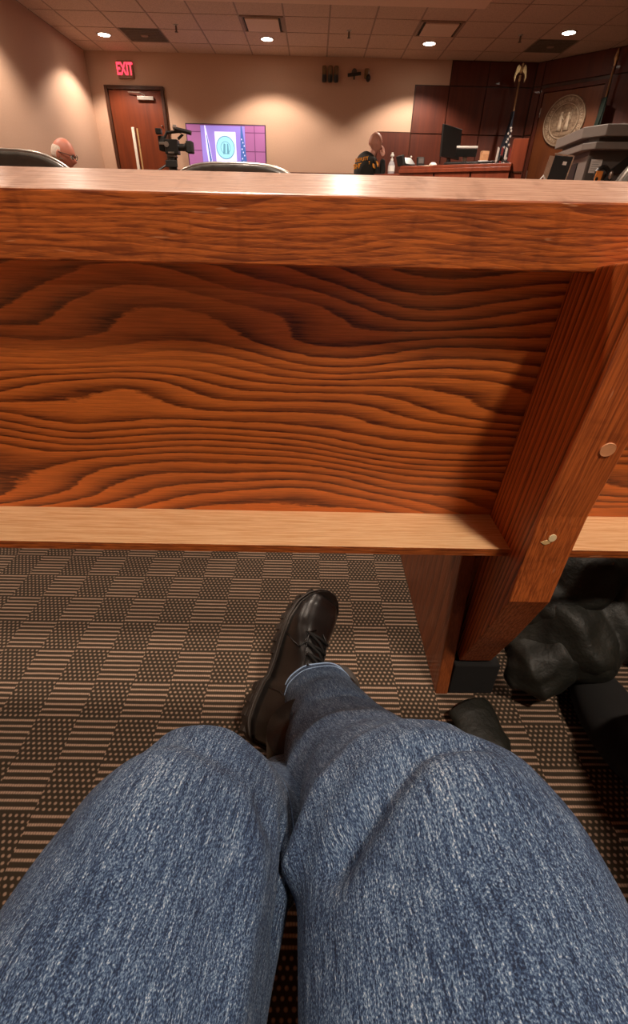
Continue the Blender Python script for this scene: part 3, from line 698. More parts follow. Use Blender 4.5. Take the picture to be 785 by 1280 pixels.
# ---- people
def head_mesh(parent, loc, rz, tilt, hgt=.235, skinm=M_SKIN, hair=None, glasses=False):
    M = Matrix.Translation(loc) @ Matrix.Rotation(rz, 4, 'Z') @ Matrix.Rotation(tilt, 4, 'Y')   # local +x = face
    s = hgt / .235
    def fn(d, p):
        q = p.copy()
        if d.z < -.1: k = smooth01((-d.z - .1) / .9); q.y *= 1 - .32 * k; q.x = q.x * (1 - .12 * k) + .018 * k
        if d.x < 0 and d.z < -.35: q.x *= .75
        fx = max(0, d.x)
        if fx > .55:
            eye = math.exp(-((d.z - .02) / .12) ** 2) * (math.exp(-((d.y - .36) / .16) ** 2) + math.exp(-((d.y + .36) / .16) ** 2)); q.x -= .012 * eye
            nose = math.exp(-(d.y / .13) ** 2) * math.exp(-((d.z + .22) / .16) ** 2); q.x += .024 * nose
            brow = math.exp(-((d.z - .2) / .08) ** 2) * math.exp(-(d.y / .6) ** 2); q.x += .005 * brow
            mouth = math.exp(-((d.z + .55) / .05) ** 2) * math.exp(-(d.y / .28) ** 2); q.x -= .006 * mouth
            chin = math.exp(-((d.z + .85) / .12) ** 2) * math.exp(-(d.y / .3) ** 2); q.x += .01 * chin
        return q * s
    MB().sphere((0, 0, 0), (.098, .078, .1175), M, 36, 28, fn).build('head', skinm, parent, smooth=True)
    for sy in (-1, 1):
        e = MB(); e.sphere((0, 0, 0), (.02 * s, .009 * s, .033 * s), M @ Matrix.Translation((-.008 * s, sy * .079 * s, -.008 * s)) @ Matrix.Rotation(sy * -.25, 4, 'Z'), 12, 10)
        e.build('ear', skinm, parent, smooth=True)
        MB().sphere((0, 0, 0), (.007 * s, .012 * s, .006 * s), M @ Matrix.Translation((.082 * s, sy * .029 * s, .004)), 10, 6).build('eye', M_WHITE, parent, smooth=True)
    if hair:
        def hfn(d, p):
            cover = max(smooth01((-d.x + .16) / .4) * smooth01((.55 - d.z) / .3), 0)
            q = p * (.965 + .085 * cover + .02 * cover * noise.noise(d * 6)); 
            if d.z < -.35: q = q * .9
            return q * s
        MB().sphere((0, 0, 0), (.098, .079, .1175), M, 36, 28, hfn).build('hair', hair, parent, smooth=True)
    if glasses:
        g = MB()
        for sy in (-1, 1):
            g.tube([M @ Vector((.098 * s, sy * .033 * s + .022 * s * math.cos(a), .006 + .018 * s * math.sin(a))) for a in [2 * PI * q / 16 for q in range(17)]], .0028, 6)
            g.tube([M @ Vector((.098 * s, sy * .056 * s, .012)), M @ Vector((.05 * s, sy * .082 * s, .012)), M @ Vector((-.01 * s, sy * .086 * s, .008))], .0028, 6)
        g.tube([M @ Vector((.1 * s, -.012 * s, .01)), M @ Vector((.1 * s, .012 * s, .01))], .0028, 6)
        g.build('glasses', M_BLACK, parent)

def hand(parent, M, skinm, curl=.7, side=1):
    """palm at the origin pointing +x, fingers beyond; M places it"""
    V = [(0, 0, 0, .022), (.035, 0, 0, .03), (.07, 0, 0, .030)]; Eg = [(0, 1), (1, 2)]
    for k, (yy, L) in enumerate(((-.030, .062), (-.010, .074), (.011, .070), (.030, .056))):
        b = len(V); c = curl * (.9 + .1 * k)
        p = Vector((.082, yy, 0)); ang = 0; pts = []
        for sgm, fr_ in enumerate((.42, .32, .26)):
            pts.append((p.x, p.y, p.z, .0095 - .001 * sgm)); ang += c * (.35 if sgm == 0 else .6); p = p + Vector((math.cos(ang), 0, -math.sin(ang))) * L * fr_
        pts.append((p.x, p.y, p.z, .007)); V += pts
        Eg += [(2, b), (b, b + 1), (b + 1, b + 2), (b + 2, b + 3)]
    b = len(V); V += [(.02, side * .030, -.005, .013), (.05, side * .052, -.015, .011), (.078, side * .058, -.025, .009)]; Eg += [(1, b), (b, b + 1), (b + 1, b + 2)]
    Vm = []
    for v in V: q = M @ Vector(v[:3]); Vm.append((q.x, q.y, q.z, v[3]))
    return skin('hand', Vm, Eg, skinm, parent, sub=1)

# officer, standing, seen from behind his right side, right hand to his face
off = thing('person', 'bald man in a black uniform jacket with orange back lettering, hand raised to face', 'person', (.80, 8.6, 0))
V = [(.80, 8.60, .98, .17), (.78, 8.60, 1.15, .18), (.755, 8.60, 1.34, .20), (.745, 8.60, 1.52, .205), (.78, 8.60, 1.64, .13), (.82, 8.60, 1.70, .075),
     (.86, 8.42, 1.56, .10), (.93, 8.42, 1.36, .062), (1.0, 8.44, 1.44, .05), (.985, 8.47, 1.62, .04),
     (.70, 8.80, 1.56, .10), (.74, 8.86, 1.32, .06), (.84, 8.84, 1.12, .048), (.90, 8.80, 1.08, .04)]
Eg = [(0, 1), (1, 2), (2, 3), (3, 4), (4, 5), (3, 6), (6, 7), (7, 8), (8, 9), (3, 10), (10, 11), (11, 12), (12, 13)]
off_j = skin('jacket', [(a - .80, b - 8.6, c, d) for a, b, c, d in V], Eg, M_UNIFORM, off)
skin('neck', [(.02, 0, 1.62, .055), (.045, 0, 1.69, .058), (.06, 0, 1.75, .058)], [(0, 1), (1, 2)], M_SKIN, off, sub=1)
head_mesh(off, (.075, -.01, 1.815), math.radians(18), .16, .245, M_SKIN)
hand(off, Matrix.Translation((.185, -.125, 1.63)) @ Matrix.Rotation(math.radians(60), 4, 'Z') @ Matrix.Rotation(math.radians(-80), 4, 'Y') @ Matrix.Rotation(math.radians(90), 4, 'X'), M_SKIN, .6)
hand(off, Matrix.Translation((.10, .20, 1.08)) @ Matrix.Rotation(.4, 4, 'Y'), M_SKIN, .8, -1)
skin('trousers', [(0, 0, .98, .15), (0, -.1, .85, .10), (.02, -.11, .5, .075), (0, -.12, .1, .06), (0, .1, .85, .10), (-.02, .11, .5, .075), (-.04, .12, .1, .06)], [(0, 1), (1, 2), (2, 3), (0, 4), (4, 5), (5, 6)], M_TROUSER, off)
for yy in (-.12, .12): MB().sphere((.05, yy, .05), (.15, .055, .05), None, 16, 10).build('shoe', M_BLACK, off, smooth=True)
# back lettering wraps the left-rear of the jacket
TR = Matrix.Translation((-.125, -.165, 1.60)) @ Matrix.Rotation(math.radians(-36), 4, 'Z') @ Matrix.Rotation(PI / 2, 4, 'X') @ Matrix.Rotation(math.radians(6), 4, 'Z')
text_mesh('back_lettering', 'DEPUTY', 1.05*.058, M_YTEXT, off, TR, .004, .001)
text_mesh('back_lettering', 'SHERIFF', .080, M_YTEXT, off, TR @ Matrix.Translation((-.004, -.072, 0)), .004, .002)
MP = Matrix.Translation((.075, -.247, 1.535)) @ Matrix.Rotation(math.radians(12), 4, 'Z') @ Matrix.Rotation(PI / 2, 4, 'X')
MB().lathe([(.001, 0), (.046, 0), (.046, .006), (.001, .006)], 24, MP).build('shoulder_patch', M_YTEXT, off)
MB().prism([(.034 * (1 if m_ % 2 == 0 else .45) * math.cos(m_ * PI / 5 + .3), .034 * (1 if m_ % 2 == 0 else .45) * math.sin(m_ * PI / 5 + .3)) for m_ in range(10)], .003, MP @ Matrix.Translation((0, 0, .006))).build('patch_star', M_FLAGW, off)

# old man seated at the left, in profile
man = thing('person', 'balding white-haired man in glasses seated at the far left, head in profile', 'person', (-2.42, 5.2, 0))
head_mesh(man, (.135, 0, 1.285), 0.0, .30, .235, M_SKIN2, M_HAIR, True)
skin('neck', [(0, 0, 1.06, .06), (.05, 0, 1.14, .058), (.09, 0, 1.20, .058)], [(0, 1), (1, 2)], M_SKIN2, man, sub=1)
skin('jacket', [(-.12, 0, .50, .15), (-.10, 0, .72, .16), (-.06, 0, .92, .16), (-.02, 0, 1.05, .09), (-.01, -.17, 1.02, .075), (.05, -.22, .78, .055), (.27, -.16, .70, .045), (-.01, .17, 1.02, .075), (.05, .22, .78, .055), (.27, .16, .70, .045), (-.075, 0, 1.18, .05)], [(0, 1), (1, 2), (2, 3), (2, 4), (4, 5), (5, 6), (2, 7), (7, 8), (8, 9), (3, 10)], M_UNIFORM, man)
skin('trousers', [(-.12, 0, .52, .14), (.0, -.1, .53, .09), (.36, -.12, .53, .07), (.38, -.12, .1, .05), (.0, .1, .53, .09), (.36, .12, .53, .07), (.38, .12, .1, .05)], [(0, 1), (1, 2), (2, 3), (0, 4), (4, 5), (5, 6)], M_TROUSER, man)
for sy in (-1, 1):
    hand(man, Matrix.Translation((.30, sy * .15, .69)) @ Matrix.Rotation(.2, 4, 'Y'), M_SKIN2, .6, -sy)
    MB().sphere((.43, sy * .12, .05), (.14, .05, .05), None, 16, 10).build('shoe', M_BLACK, man, smooth=True)
ch = thing('stool', 'dark seat under the white-haired man at the far left', 'seat', (-2.50, 5.2, 0))
MB().box((-.22, -.24, .34), (.22, .24, .40), None, .02).build('seat', M_BLACK, ch)
for sx in (-1, 1):
    for sy in (-1, 1): MB().box((sx * .19 - .02, sy * .2 - .02, 0), (sx * .19 + .02, sy * .2 + .02, .345)).build('leg', M_BLACK, ch)

# ---- video camera on its tripod
vc = thing('video_camera', 'black shoulder video camera pointing right in front of the television', 'video camera', (-1.76, 7.0, 1.44))
MB().box((-.06, -.06, .03), (.10, .06, .17), None, .008).build('body', M_BLACK, vc)
MB().box((-.13, -.055, .06), (-.06, .055, .20), None, .01).build('battery', M_BLACK2, vc)
MB().lathe([(.001, 0), (.036, 0), (.036, .07), (.045, .08), (.045, .10), (.001, .10)], 20, Matrix.Translation((.10, 0, .10)) @ Matrix.Rotation(PI / 2, 4, 'Y')).build('lens', M_BLACK, vc)
MB().box((.20, -.065, .045), (.27, .065, .16), None, .01).build('lens_hood', M_BLACK2, vc)
MB().tube([(-.06, 0, .19), (-.03, 0, .235), (.12, 0, .25), (.16, 0, .22), (.10, 0, .18)], .016, 8).build('top_handle', M_BLACK, vc)
MB().tube([(.08, -.02, .27), (.27, -.02, .235)], .022, 12).build('microphone', M_BLACK, vc); MB().tube([(.06, -.02, .285), (.10, -.02, .282)], .025, 10).build('mic_ring', M_STEEL, vc)
MB().box((-.14, -.09, .21), (-.07, -.03, .265), None, .008).build('viewfinder', M_BLACK, vc)
MB().box((-.115, -.075, .115), (-.05, -.062, .14), None, .004).build('side_plate', M_STEEL, vc)
MB().lathe([(.001, 0), (.028, 0), (.028, .012), (.001, .012)], 14, Matrix.Translation((-.03, -.06, .12)) @ Matrix.Rotation(PI / 2, 4, 'X')).build('dial', M_STEEL, vc)
MB().box((-.02, -.075, .035), (.05, -.06, .05)).build('label_plate', M_STEEL, vc)
MB().box((-.05, -.05, .0), (.06, .05, .03), None, .004).build('mount_plate', M_GREYD, vc)
tr = thing('tripod', 'black tripod with a pan handle under the video camera', 'tripod', (-1.76, 7.0, 0))
MB().lathe([(.001, 1.25), (.045, 1.25), (.055, 1.30), (.05, 1.36), (.06, 1.40), (.06, 1.437), (.001, 1.437)], 18).build('head', M_BLACK, tr)
MB().box((-.07, -.065, 1.34), (.07, -.04, 1.41), None, .006).build('tilt_knob', M_BLACK2, tr)
MB().tube([(0, 0, 1.25), (0, 0, .55)], .022, 12).build('centre_column', M_STEEL, tr)
MB().tube([(-.04, -.03, 1.38), (-.28, -.2, 1.22)], .011, 8).build('pan_handle', M_BLACK, tr)
for k in range(3):
    a = k * 2 * PI / 3 + .4
    MB().tube([(.04 * math.cos(a), .04 * math.sin(a), 1.27), (.48 * math.cos(a), .48 * math.sin(a), .02)], .017, 8).build('leg', M_BLACK, tr)
    MB().sphere((.48 * math.cos(a), .48 * math.sin(a), .022), (.026, .026, .02), None, 10, 8).build('foot', M_BLACK2, tr)

# ---- grey lectern
lec = thing('lectern', 'grey laminate lectern with a wide top and a white paper on its front', 'lectern', (1.665, 3.50, 0), math.radians(-6))
MB().box((0, 0, 0), (.62, .46, 1.217), None, .006).build('body', M_GREYD, lec)
MB().box((-.006, .0, .10), (.012, .40, 1.19), None, .003).build('side_panel', M_GREYP, lec)
MB().prism([(-.05, .02), (.0, -.06), (.62, -.06), (.68, .0), (.68, .5), (-.05, .5)], .035, Matrix.Translation((0, 0, 1.215))).build('lower_ledge', M_GREYP, lec, bevel=.004)
MB().prism([(-.02, .02), (.02, -.03), (.60, -.03), (.64, .0), (.64, .47), (-.02, .47)], .024, Matrix.Translation((0, 0, 1.25))).build('neck_band', M_GREYD, lec)
MB().prism([(-.06, .04), (.03, -.08), (.62, -.08), (.70, .0), (.70, .52), (-.06, .52)], .055, Matrix.Translation((0, 0, 1.274))).build('top', M_GREYP, lec, bevel=.004)
MB().box((-.012, .14, 1.07), (-.004, .34, 1.165)).build('dark_window', M_BLACK, lec)
for z_ in (1.045, 1.03, .93): MB().box((-.012, .12, z_), (-.004, .34, z_ + .008)).build('slot', M_BLACK, lec)
MB().box((.02, -.004, 1.105), (.085, 0, 1.172)).build('paper_notice', M_PAPER, lec)
tx = plain('print_grey', lin(150, 144, 138), .8)
for q in range(5): MB().box((.028, -.0052, 1.158 - q * .011), (.076 - .008 * (q % 2), -.0042, 1.160 - q * .011)).build('printed_line', tx, lec)
MB().prism([(.12, 1.10), (.30, 1.10), (.30, 1.20), (.24, 1.20)], .01, Matrix.Rotation(PI / 2, 4, 'X')).build('dark_flap', M_BLACK, lec)
hd = thing('headset', 'black headset and cables hanging on the front of the grey lectern', 'headset', (1.775, 3.44, 1.09))
MB().tube([(-.03 + .04 * math.cos(a), 0, .04 * math.sin(a)) for a in [q * PI / 8 for q in range(-2, 11)]], .012, 8).build('band', M_BLACK, hd)
MB().sphere((-.065, -.01, -.02), (.018, .014, .024), None, 12, 8).build('ear_pad', M_BLACK2, hd); MB().sphere((.01, -.01, -.03), (.018, .014, .024), None, 12, 8).build('ear_pad', M_BLACK2, hd)
MB().sphere((.01, -.03, .0), (.014, .012, .022), None, 10, 8).build('mic', M_STEEL, hd)
MB().tube([(-.07, 0, -.05), (-.06, 0, -.2), (-.02, 0, -.4)], .012, 8).build('cable', M_BLACK2, hd)
op = thing('orange_paper', 'slip of orange paper standing in front of the grey lectern', 'paper', (1.77, 3.38, .80))
MB().box((-.02, -.002, 0), (.02, .002, .31), Matrix.Rotation(.06, 4, 'Y')).build('sheet', M_ORANGE, op)

# ---- counsel table, screen with bright frame
tbl = thing('counsel_table', 'low wooden counsel table standing left of the grey lectern', 'table', (1.20, 3.45, 0))
MB().box((-.75, -.35, .77), (.42, .40, .80), None, .005).build('tabletop', M_BENCH, tbl)
for sx in (-.7, .36):
    for sy in (-.3, .34): MB().box((sx - .03, sy - .03, 0), (sx + .03, sy + .03, .77)).build('leg', M_BENCH, tbl)
op.location = (1.700, 3.42, .80)
mn = thing('screen_on_table', 'dark upright screen with a bright silver frame left of the lectern', 'monitor', (1.435, 3.42, .80), math.radians(-20))
TL = Matrix.Rotation(.12, 4, 'Y')
MB().box((-.055, -.008, .10), (.045, .008, .375), TL).build('screen_back', M_BLACK, mn)
f_ = MB(); f_.box((.045, -.011, .09), (.052, .011, .385), TL); f_.box((-.06, -.011, .378), (.052, .011, .385), TL); f_.box((-.085, -.011, .09), (-.055, .011, .37), TL)
f_.build('silver_frame', M_CHROME, mn)
MB().box((.0, -.0095, .335), (.022, -.0085, .352), TL).build('sticker', M_PAPER, mn)
MB().box((-.03, 0, 0), (.03, .02, .12)).build('stand', M_BLACK, mn); MB().box((-.09, -.06, 0), (.09, .08, .012)).build('base', M_BLACK, mn)
MB().tube([(-.09, -.02, .10), (-.07, -.03, .25), (-.05, -.02, .28), (-.02, -.02, .24), (.0, -.02, .12)], .006, 8).build('cable', M_WHITE, mn)

# ---- swivel chairs whose tops show over the rail
def office_chair(name, label, x, y, top, wdt=.52, rz=0.0, lean=.0, mat=M_LEATHER_CH, group='swivel chairs beyond the bench'):
    t = thing(name, label, 'chair', (x, y, 0), rz, group)
    rings = []
    N = 30
    outline = []
    for i in range(N + 1):
        a = PI * i / N
        ca, sa = math.cos(a), math.sin(a)
        outline.append((wdt / 2 * (abs(ca) ** .62) * (1 if ca > 0 else -1), top - .36 + .36 * (sa ** .55)))
    prof = [(-wdt / 2 * .86, .55)] + [(-px, pz) for px, pz in reversed(outline)][::-1] + [(wdt / 2 * .86, .55)]
    pts = [(-wdt / 2 * .86, .52)] + sorted([(px, pz) for px, pz in outline], key=lambda q: q[0]) + [(wdt / 2 * .86, .52)]
    def P(px, pz, yo, k=1.0):
        cz = (top + .52) / 2
        X_ = px * k; Z_ = cz + (pz - cz) * k
        return Vector((X_, yo - .22 + lean * (Z_ - .5) + .28 * X_ * X_ * 0 - .5 * (wdt * wdt / 4 - X_ * X_) * .5, Z_))
    rings = []
    for yo, k in ((.02, .0), (.02, .5), (.0, .90), (-.008, .975), (.008, .995), (.03, 1.0), (.05, .985), (.075, .93), (.085, .5), (.085, .0)):
        rings.append([P(px, pz, yo - .02, max(k, .002)) for px, pz in pts])
    MB().quad_strip(rings, cap0=False, cap1=False).build('backrest', mat, t, smooth=True)
    MB().tube([P(px, pz, -.012, .992) for px, pz in pts], .0065, 8).build('piping', M_STEEL, t, smooth=True)
    MB().box((-.25, -.22, .42), (.25, .26, .52), None, .035).build('seat', mat, t, smooth=True)
    MB().tube([(0, -.30, .60), (0, -.28, .42), (0, 0, .39)], .025, 8).build('back_bracket', M_BLACK, t)
    MB().tube([(0, 0, .42), (0, 0, .10)], .028, 12).build('gas_column', M_BLACK, t)
    for k in range(5):
        a = k * 2 * PI / 5 + .3
        MB().tube([(0, 0, .11), (.28 * math.cos(a), .28 * math.sin(a), .07)], [.025, .014], 8).build('base_arm', M_BLACK, t)
        MB().lathe([(.001, -.018), (.028, -.018), (.028, .018), (.001, .018)], 12, Matrix.Translation((.28 * math.cos(a), .28 * math.sin(a), .028)) @ Matrix.Rotation(PI / 2, 4, 'X')).build('caster', M_BLACK2, t)
    for s in (-1, 1):
        MB().tube([(s * .24, .05, .47), (s * .29, .05, .52), (s * .29, .02, .68), (s * .27, -.16, .70)], .016, 8).build('armrest', M_BLACK, t)
    return t
office_chair('swivel_chair', 'grey leather swivel chair, its rounded top showing at the left frame edge', -1.10, 2.25, 1.007, .60)
office_chair('swivel_chair', 'grey leather swivel chair, its low curved top showing before the television', -.285, 2.25, .986, .60)
office_chair('swivel_chair', 'grey leather swivel chair, its corner rising at the right frame edge', 1.34, 2.20, 1.075, .60, 0, .0)
# =================================================================== NEAR: THE BENCH DIVIDER
XL, XR = -1.7, 1.9
M_WOOL = plain('black_wool', lin(14, 13, 12), .95)
div = thing('wooden_bench', 'orange oak bench back with thick top rail and slanted post, facing the knees', 'bench', (0, .6, 0))
def yz_prism(mb, poly, x0, x1, off=(0, -.6, 0)):
    """polygon in the (y,z) plane swept along x"""
    n = len(poly)
    a = [mb.bm.verts.new((x0 + off[0], p[0] + off[1], p[1])) for p in poly]; b = [mb.bm.verts.new((x1 + off[0], p[0] + off[1], p[1])) for p in poly]
    mb.bm.faces.new(a); mb.bm.faces.new(list(reversed(b)))
    for i in range(n):
        j = (i + 1) % n; mb.bm.faces.new((a[j], a[i], b[i], b[j]))
    return mb
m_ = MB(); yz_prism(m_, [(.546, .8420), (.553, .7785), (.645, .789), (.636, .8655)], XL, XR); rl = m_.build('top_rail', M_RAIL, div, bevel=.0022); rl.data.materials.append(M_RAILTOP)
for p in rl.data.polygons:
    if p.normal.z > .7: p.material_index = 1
k_ = .107
m_ = MB(); yz_prism(m_, [(.6415, .40), (.6415 - .39 * k_, .79), (.6595 - .39 * k_, .79), (.6595, .40)], XL, XR); m_.build('back_panel', M_PANEL, div)
m_ = MB(); yz_prism(m_, [(.547, .3945), (.545, .410), (.70, .410), (.70, .3945)], XL, XR); lb = m_.build('lower_board', M_BOARD, div, bevel=.001); lb.data.materials.append(M_RAIL)
for p in lb.data.polygons:
    if abs(p.normal.z) < .5: p.material_index = 1
# slanted post
POST = [(.4585, .80), (.4665, .745), (.483, .61), (.4985, .50), (.5025, .42), (.504, .342), (.551, .211), (.583, .133), (.60, .09), (.69, .09), (.700, .20), (.673, .30), (.6405, .415), (.60, .778), (.553, .7785), (.552, .785)]
m_ = MB(); yz_prism(m_, POST, .303, .366)
post = m_.build('post', M_POST, div)
post.data.materials.append(M_POSTF)
for p in post.data.polygons:
    if abs(p.normal.x) < .5: p.material_index = 1
bv = post.modifiers.new('bevel', 'BEVEL'); bv.width = .002; bv.segments = 2; bv.limit_method = 'ANGLE'; bv.angle_limit = math.radians(50)
# screw plugs in the post face
def face_frame(px, py, pz, ty, tz):
    n = Vector((0, -tz, ty)).normalized(); t = Vector((0, ty, tz)).normalized()   # t along the face, n outwards
    if n.y > 0: n = -n
    x = t.cross(n)
    return Matrix(((x.x, t.x, n.x, px), (x.y, t.y, n.y, py - .6), (x.z, t.z, n.z, pz), (0, 0, 0, 1)))
MH = face_frame(.3455, .4840, .603, -.017, .12)
MB().lathe([(.0075, .0012), (.0088, .0014), (.0094, .0002), (.0094, -.001), (.0075, -.001)], 28, MH).build('hole_rim', plain('hole_rim', lin(226, 160, 112), .5), post)
MB().lathe([(.001, .0004), (.0078, .0004), (.0078, .0009), (.001, .0009)], 24, MH).build('wood_plug', plain('plug_dark', lin(92, 44, 22), .6, nscale=300), post)
MH = face_frame(.3270, .5010, .4610, -.004, .08)
def blob(M, pts, h, name, mat):
    MB().prism(pts, h, M).build(name, mat, post, bevel=.0005)
blob(MH, [(.004 * 1.35 * math.cos(a) + .0035, .0052 * 1.2 * math.sin(a) + .003) for a in [q * PI / 7 for q in range(14)]], .0018, 'pale_plug', plain('pale_plug', lin(248, 226, 178), .5, nscale=200, noise_amt=.03))
blob(MH @ Matrix.Translation((-.002, -.003, 0)), [(-.0085, -.0015), (-.004, .0015), (.002, .003), (.006, .001), (.0045, -.004), (-.001, -.0062), (-.005, -.0045)], .0013, 'pale_splinter', plain('pale_splinter', lin(226, 190, 132), .6, nscale=200))
# support panel under the board and dark foot
m_ = MB(); yz_prism(m_, [(.587, 0), (.625, .33), (.63, .3940), (1.06, .3940), (1.06, 0)], .267, .2925); sp = m_.build('support_panel', M_LEG, div, bevel=.003)
m_ = MB(); yz_prism(m_, [(.59, 0), (.592, .085), (.76, .085), (.76, 0)], .2935, .385); m_.build('black_foot', M_WOOL, div, bevel=.003)
m_ = MB(); yz_prism(m_, [(.655, .10), (.625, .33), (.63, .3935), (.80, .3935), (.80, .10)], .2925, .3025); m_.build('spacer_block', M_LEG, div)
# a second pair further along, outside the frame, carries the other end
for xx in (-1.45, 1.6):
    m_ = MB(); yz_prism(m_, POST, xx, xx + .063); m_.build('post', M_POST, div)
    m_ = MB(); yz_prism(m_, [(.587, 0), (.625, .33), (.63, .3940), (1.06, .3940), (1.06, 0)], xx - .04, xx - .011); m_.build('support_panel', M_LEG, div)

# own bench, under the sitter, just out of view below
ob = thing('wooden_bench', 'oak bench seat carrying the person in jeans', 'bench', (0, -.3, 0))
MB().box((XL, -.50, .34), (XR, .29, .372), None, .004).build('seat', M_BOARD, ob)
MB().box((XL, -.50, .372), (XR, -.475, .865), None, .004).build('back_panel', M_PANEL, ob)
for xx in (-1.3, -.45, .45, 1.5): MB().box((xx, -.22, 0), (xx + .04, .2, .34)).build('support_panel', M_LEG, ob)

# =================================================================== THE SITTER'S LEGS
person = thing('person', 'seated person seen from above, legs in blue jeans with black lace-up boots', 'person', (0, 0, 0))
def leg_rings(stations, nseg, nring, crease):
    """stations: x y z a b ; ring plane perpendicular to the path"""
    rings, uvs = [], []
    P = [Vector(catmull(stations, i / nseg)[:3]) for i in range(nseg + 1)]
    L = 0.0
    side = Vector((1, 0, 0))
    for i in range(nseg + 1):
        s = catmull(stations, i / nseg); c = P[i]
        t = (P[min(i + 1, nseg)] - P[max(i - 1, 0)]).normalized()
        x = (side - t * side.dot(t)).normalized(); y = t.cross(x)     # y points up for a thigh running +Y
        if y.z < 0 and abs(t.z) < .9: y = -y
        if i: L += (P[i] - P[i - 1]).length
        a, b = s[3], s[4]
        ring, uv = [], []
        for j in range(nring + 1):
            th = 2 * PI * j / nring
            ct, st = math.cos(th), math.sin(th)
            e = .88
            rx = a * math.copysign(abs(ct) ** e, ct); ry = b * math.copysign(abs(st) ** e, st)
            p = c + x * rx + y * ry
            nrm = (x * ct / max(a, .01) + y * st / max(b, .01)).normalized()
            d = crease(p, th, i / nseg, L)
            p = p + nrm * d
            if j < nring: ring.append(p)
            uv.append((th / (2 * PI) * 2 * PI * .085, L))
        rings.append(ring); uvs.append(uv)
    return rings, uvs
def bumpn(p, sc, amp, seed=0.0): return amp * noise.noise(Vector((p.x * sc[0] + seed, p.y * sc[1], p.z * sc[2])))
def line_dist(p, a, b):
    a = Vector(a); b = Vector(b); ab = b - a; t = max(0, min(1, (p - a).dot(ab) / ab.length_squared)); return (p - (a + ab * t)).length, t
def fold(p, pts, wid, amp):
    best = 1e9
    for a, b in zip(pts[:-1], pts[1:]):
        d, _ = line_dist(p, a, b); best = min(best, d)
    return amp * math.exp(-(best / wid) ** 2)
def crease_r(p, th, q, L):
    d = bumpn(p, (14, 7, 9), .006, 3.1) + bumpn(p, (38, 24, 30), .0018, 8.0)
    # ridge running from the inner thigh up across the knee, valley below it
    d += fold(p, [(.005, .125, .46), (.022, .165, .47), (.05, .195, .465), (.085, .215, .45), (.12, .22, .44)], .013, .016)
    d -= fold(p, [(.022, .115, .50), (.045, .150, .52), (.08, .178, .50), (.12, .19, .49)], .013, .015)
    d -= fold(p, [(-.01, .215, .36), (.04, .25, .38), (.09, .27, .37)], .016, .007)
    d += fold(p, [(-.02, .26, .32), (.03, .30, .33), (.09, .31, .33)], .018, .006)
    d -= fold(p, [(-.03, .37, .22), (.03, .39, .26), (.08, .40, .25)], .012, .004)
    d += fold(p, [(.02, .43, .2), (.06, .45, .2)], .015, .003)
    return d
def crease_l(p, th, q, L):
    d = bumpn(p, (14, 7, 9), .006, 9.3) + bumpn(p, (38, 24, 30), .0016, 1.0)
    d -= fold(p, [(-.13, .195, .48), (-.09, .195, .50), (-.05, .17, .50), (-.03, .14, .49)], .013, .007)
    d += fold(p, [(-.11, .215, .46), (-.07, .21, .47), (-.035, .185, .46)], .012, .004)
    d += fold(p, [(-.04, .16, .5), (-.03, .10, .5), (-.035, .05, .5)], .013, .006)
    d -= fold(p, [(-.012, .15, .46), (-.01, .09, .46)], .010, .006)
    return d
RIGHT = [(.125, -.36, .470, .105, .095), (.122, -.20, .465, .105, .09), (.112, -.05, .458, .104, .088), (.100, .07, .450, .100, .087), (.095, .130, .436, .098, .086), (.088, .175, .395, .094, .082), (.076, .235, .325, .090, .074), (.058, .320, .240, .084, .066), (.038, .410, .178, .070, .060), (.018, .490, .132, .058, .054)]
LEFT = [(-.135, -.36, .470, .105, .095), (-.132, -.20, .465, .105, .09), (-.115, -.05, .458, .092, .088), (-.100, .06, .450, .081, .087), (-.088, .125, .436, .078, .086), (-.082, .165, .398, .075, .076), (-.070, .190, .335, .075, .068), (-.045, .235, .255, .072, .062), (-.010, .300, .175, .064, .058), (.005, .345, .120, .055, .052)]
jm = MB()
for st, cr in ((RIGHT, crease_r), (LEFT, crease_l)):
    rg, uv = leg_rings(st, 200, 128, cr)
    jm.quad_strip(rg, uvs=uv, cap1=False)
jm.sphere((0, -.42, .50), (.22, .15, .130), None, 40, 28)
jeans = jm.build('jeans', M_DENIM, person, smooth=True)
# hem: rolled edge and inner lining of each leg
def hem(st, crs, name='hem'):
    rg, _ = leg_rings(st, 200, 64, crs)
    r_ = rg[-1]
    b = MB().tube(r_ + [r_[0]], .0016, 8)
    b.build(name, M_DENIM_HEM, jeans, smooth=True)
    r2 = rg[-5]
    b = MB().tube([p + (p - sum(r2, Vector()) / len(r2)).normalized() * .0004 for p in r2] + [r2[0]], .0008, 6)
    b.build('hem_stitching', M_DENIM_HEM, jeans, smooth=True)
hem(RIGHT, crease_r); hem(LEFT, crease_l)

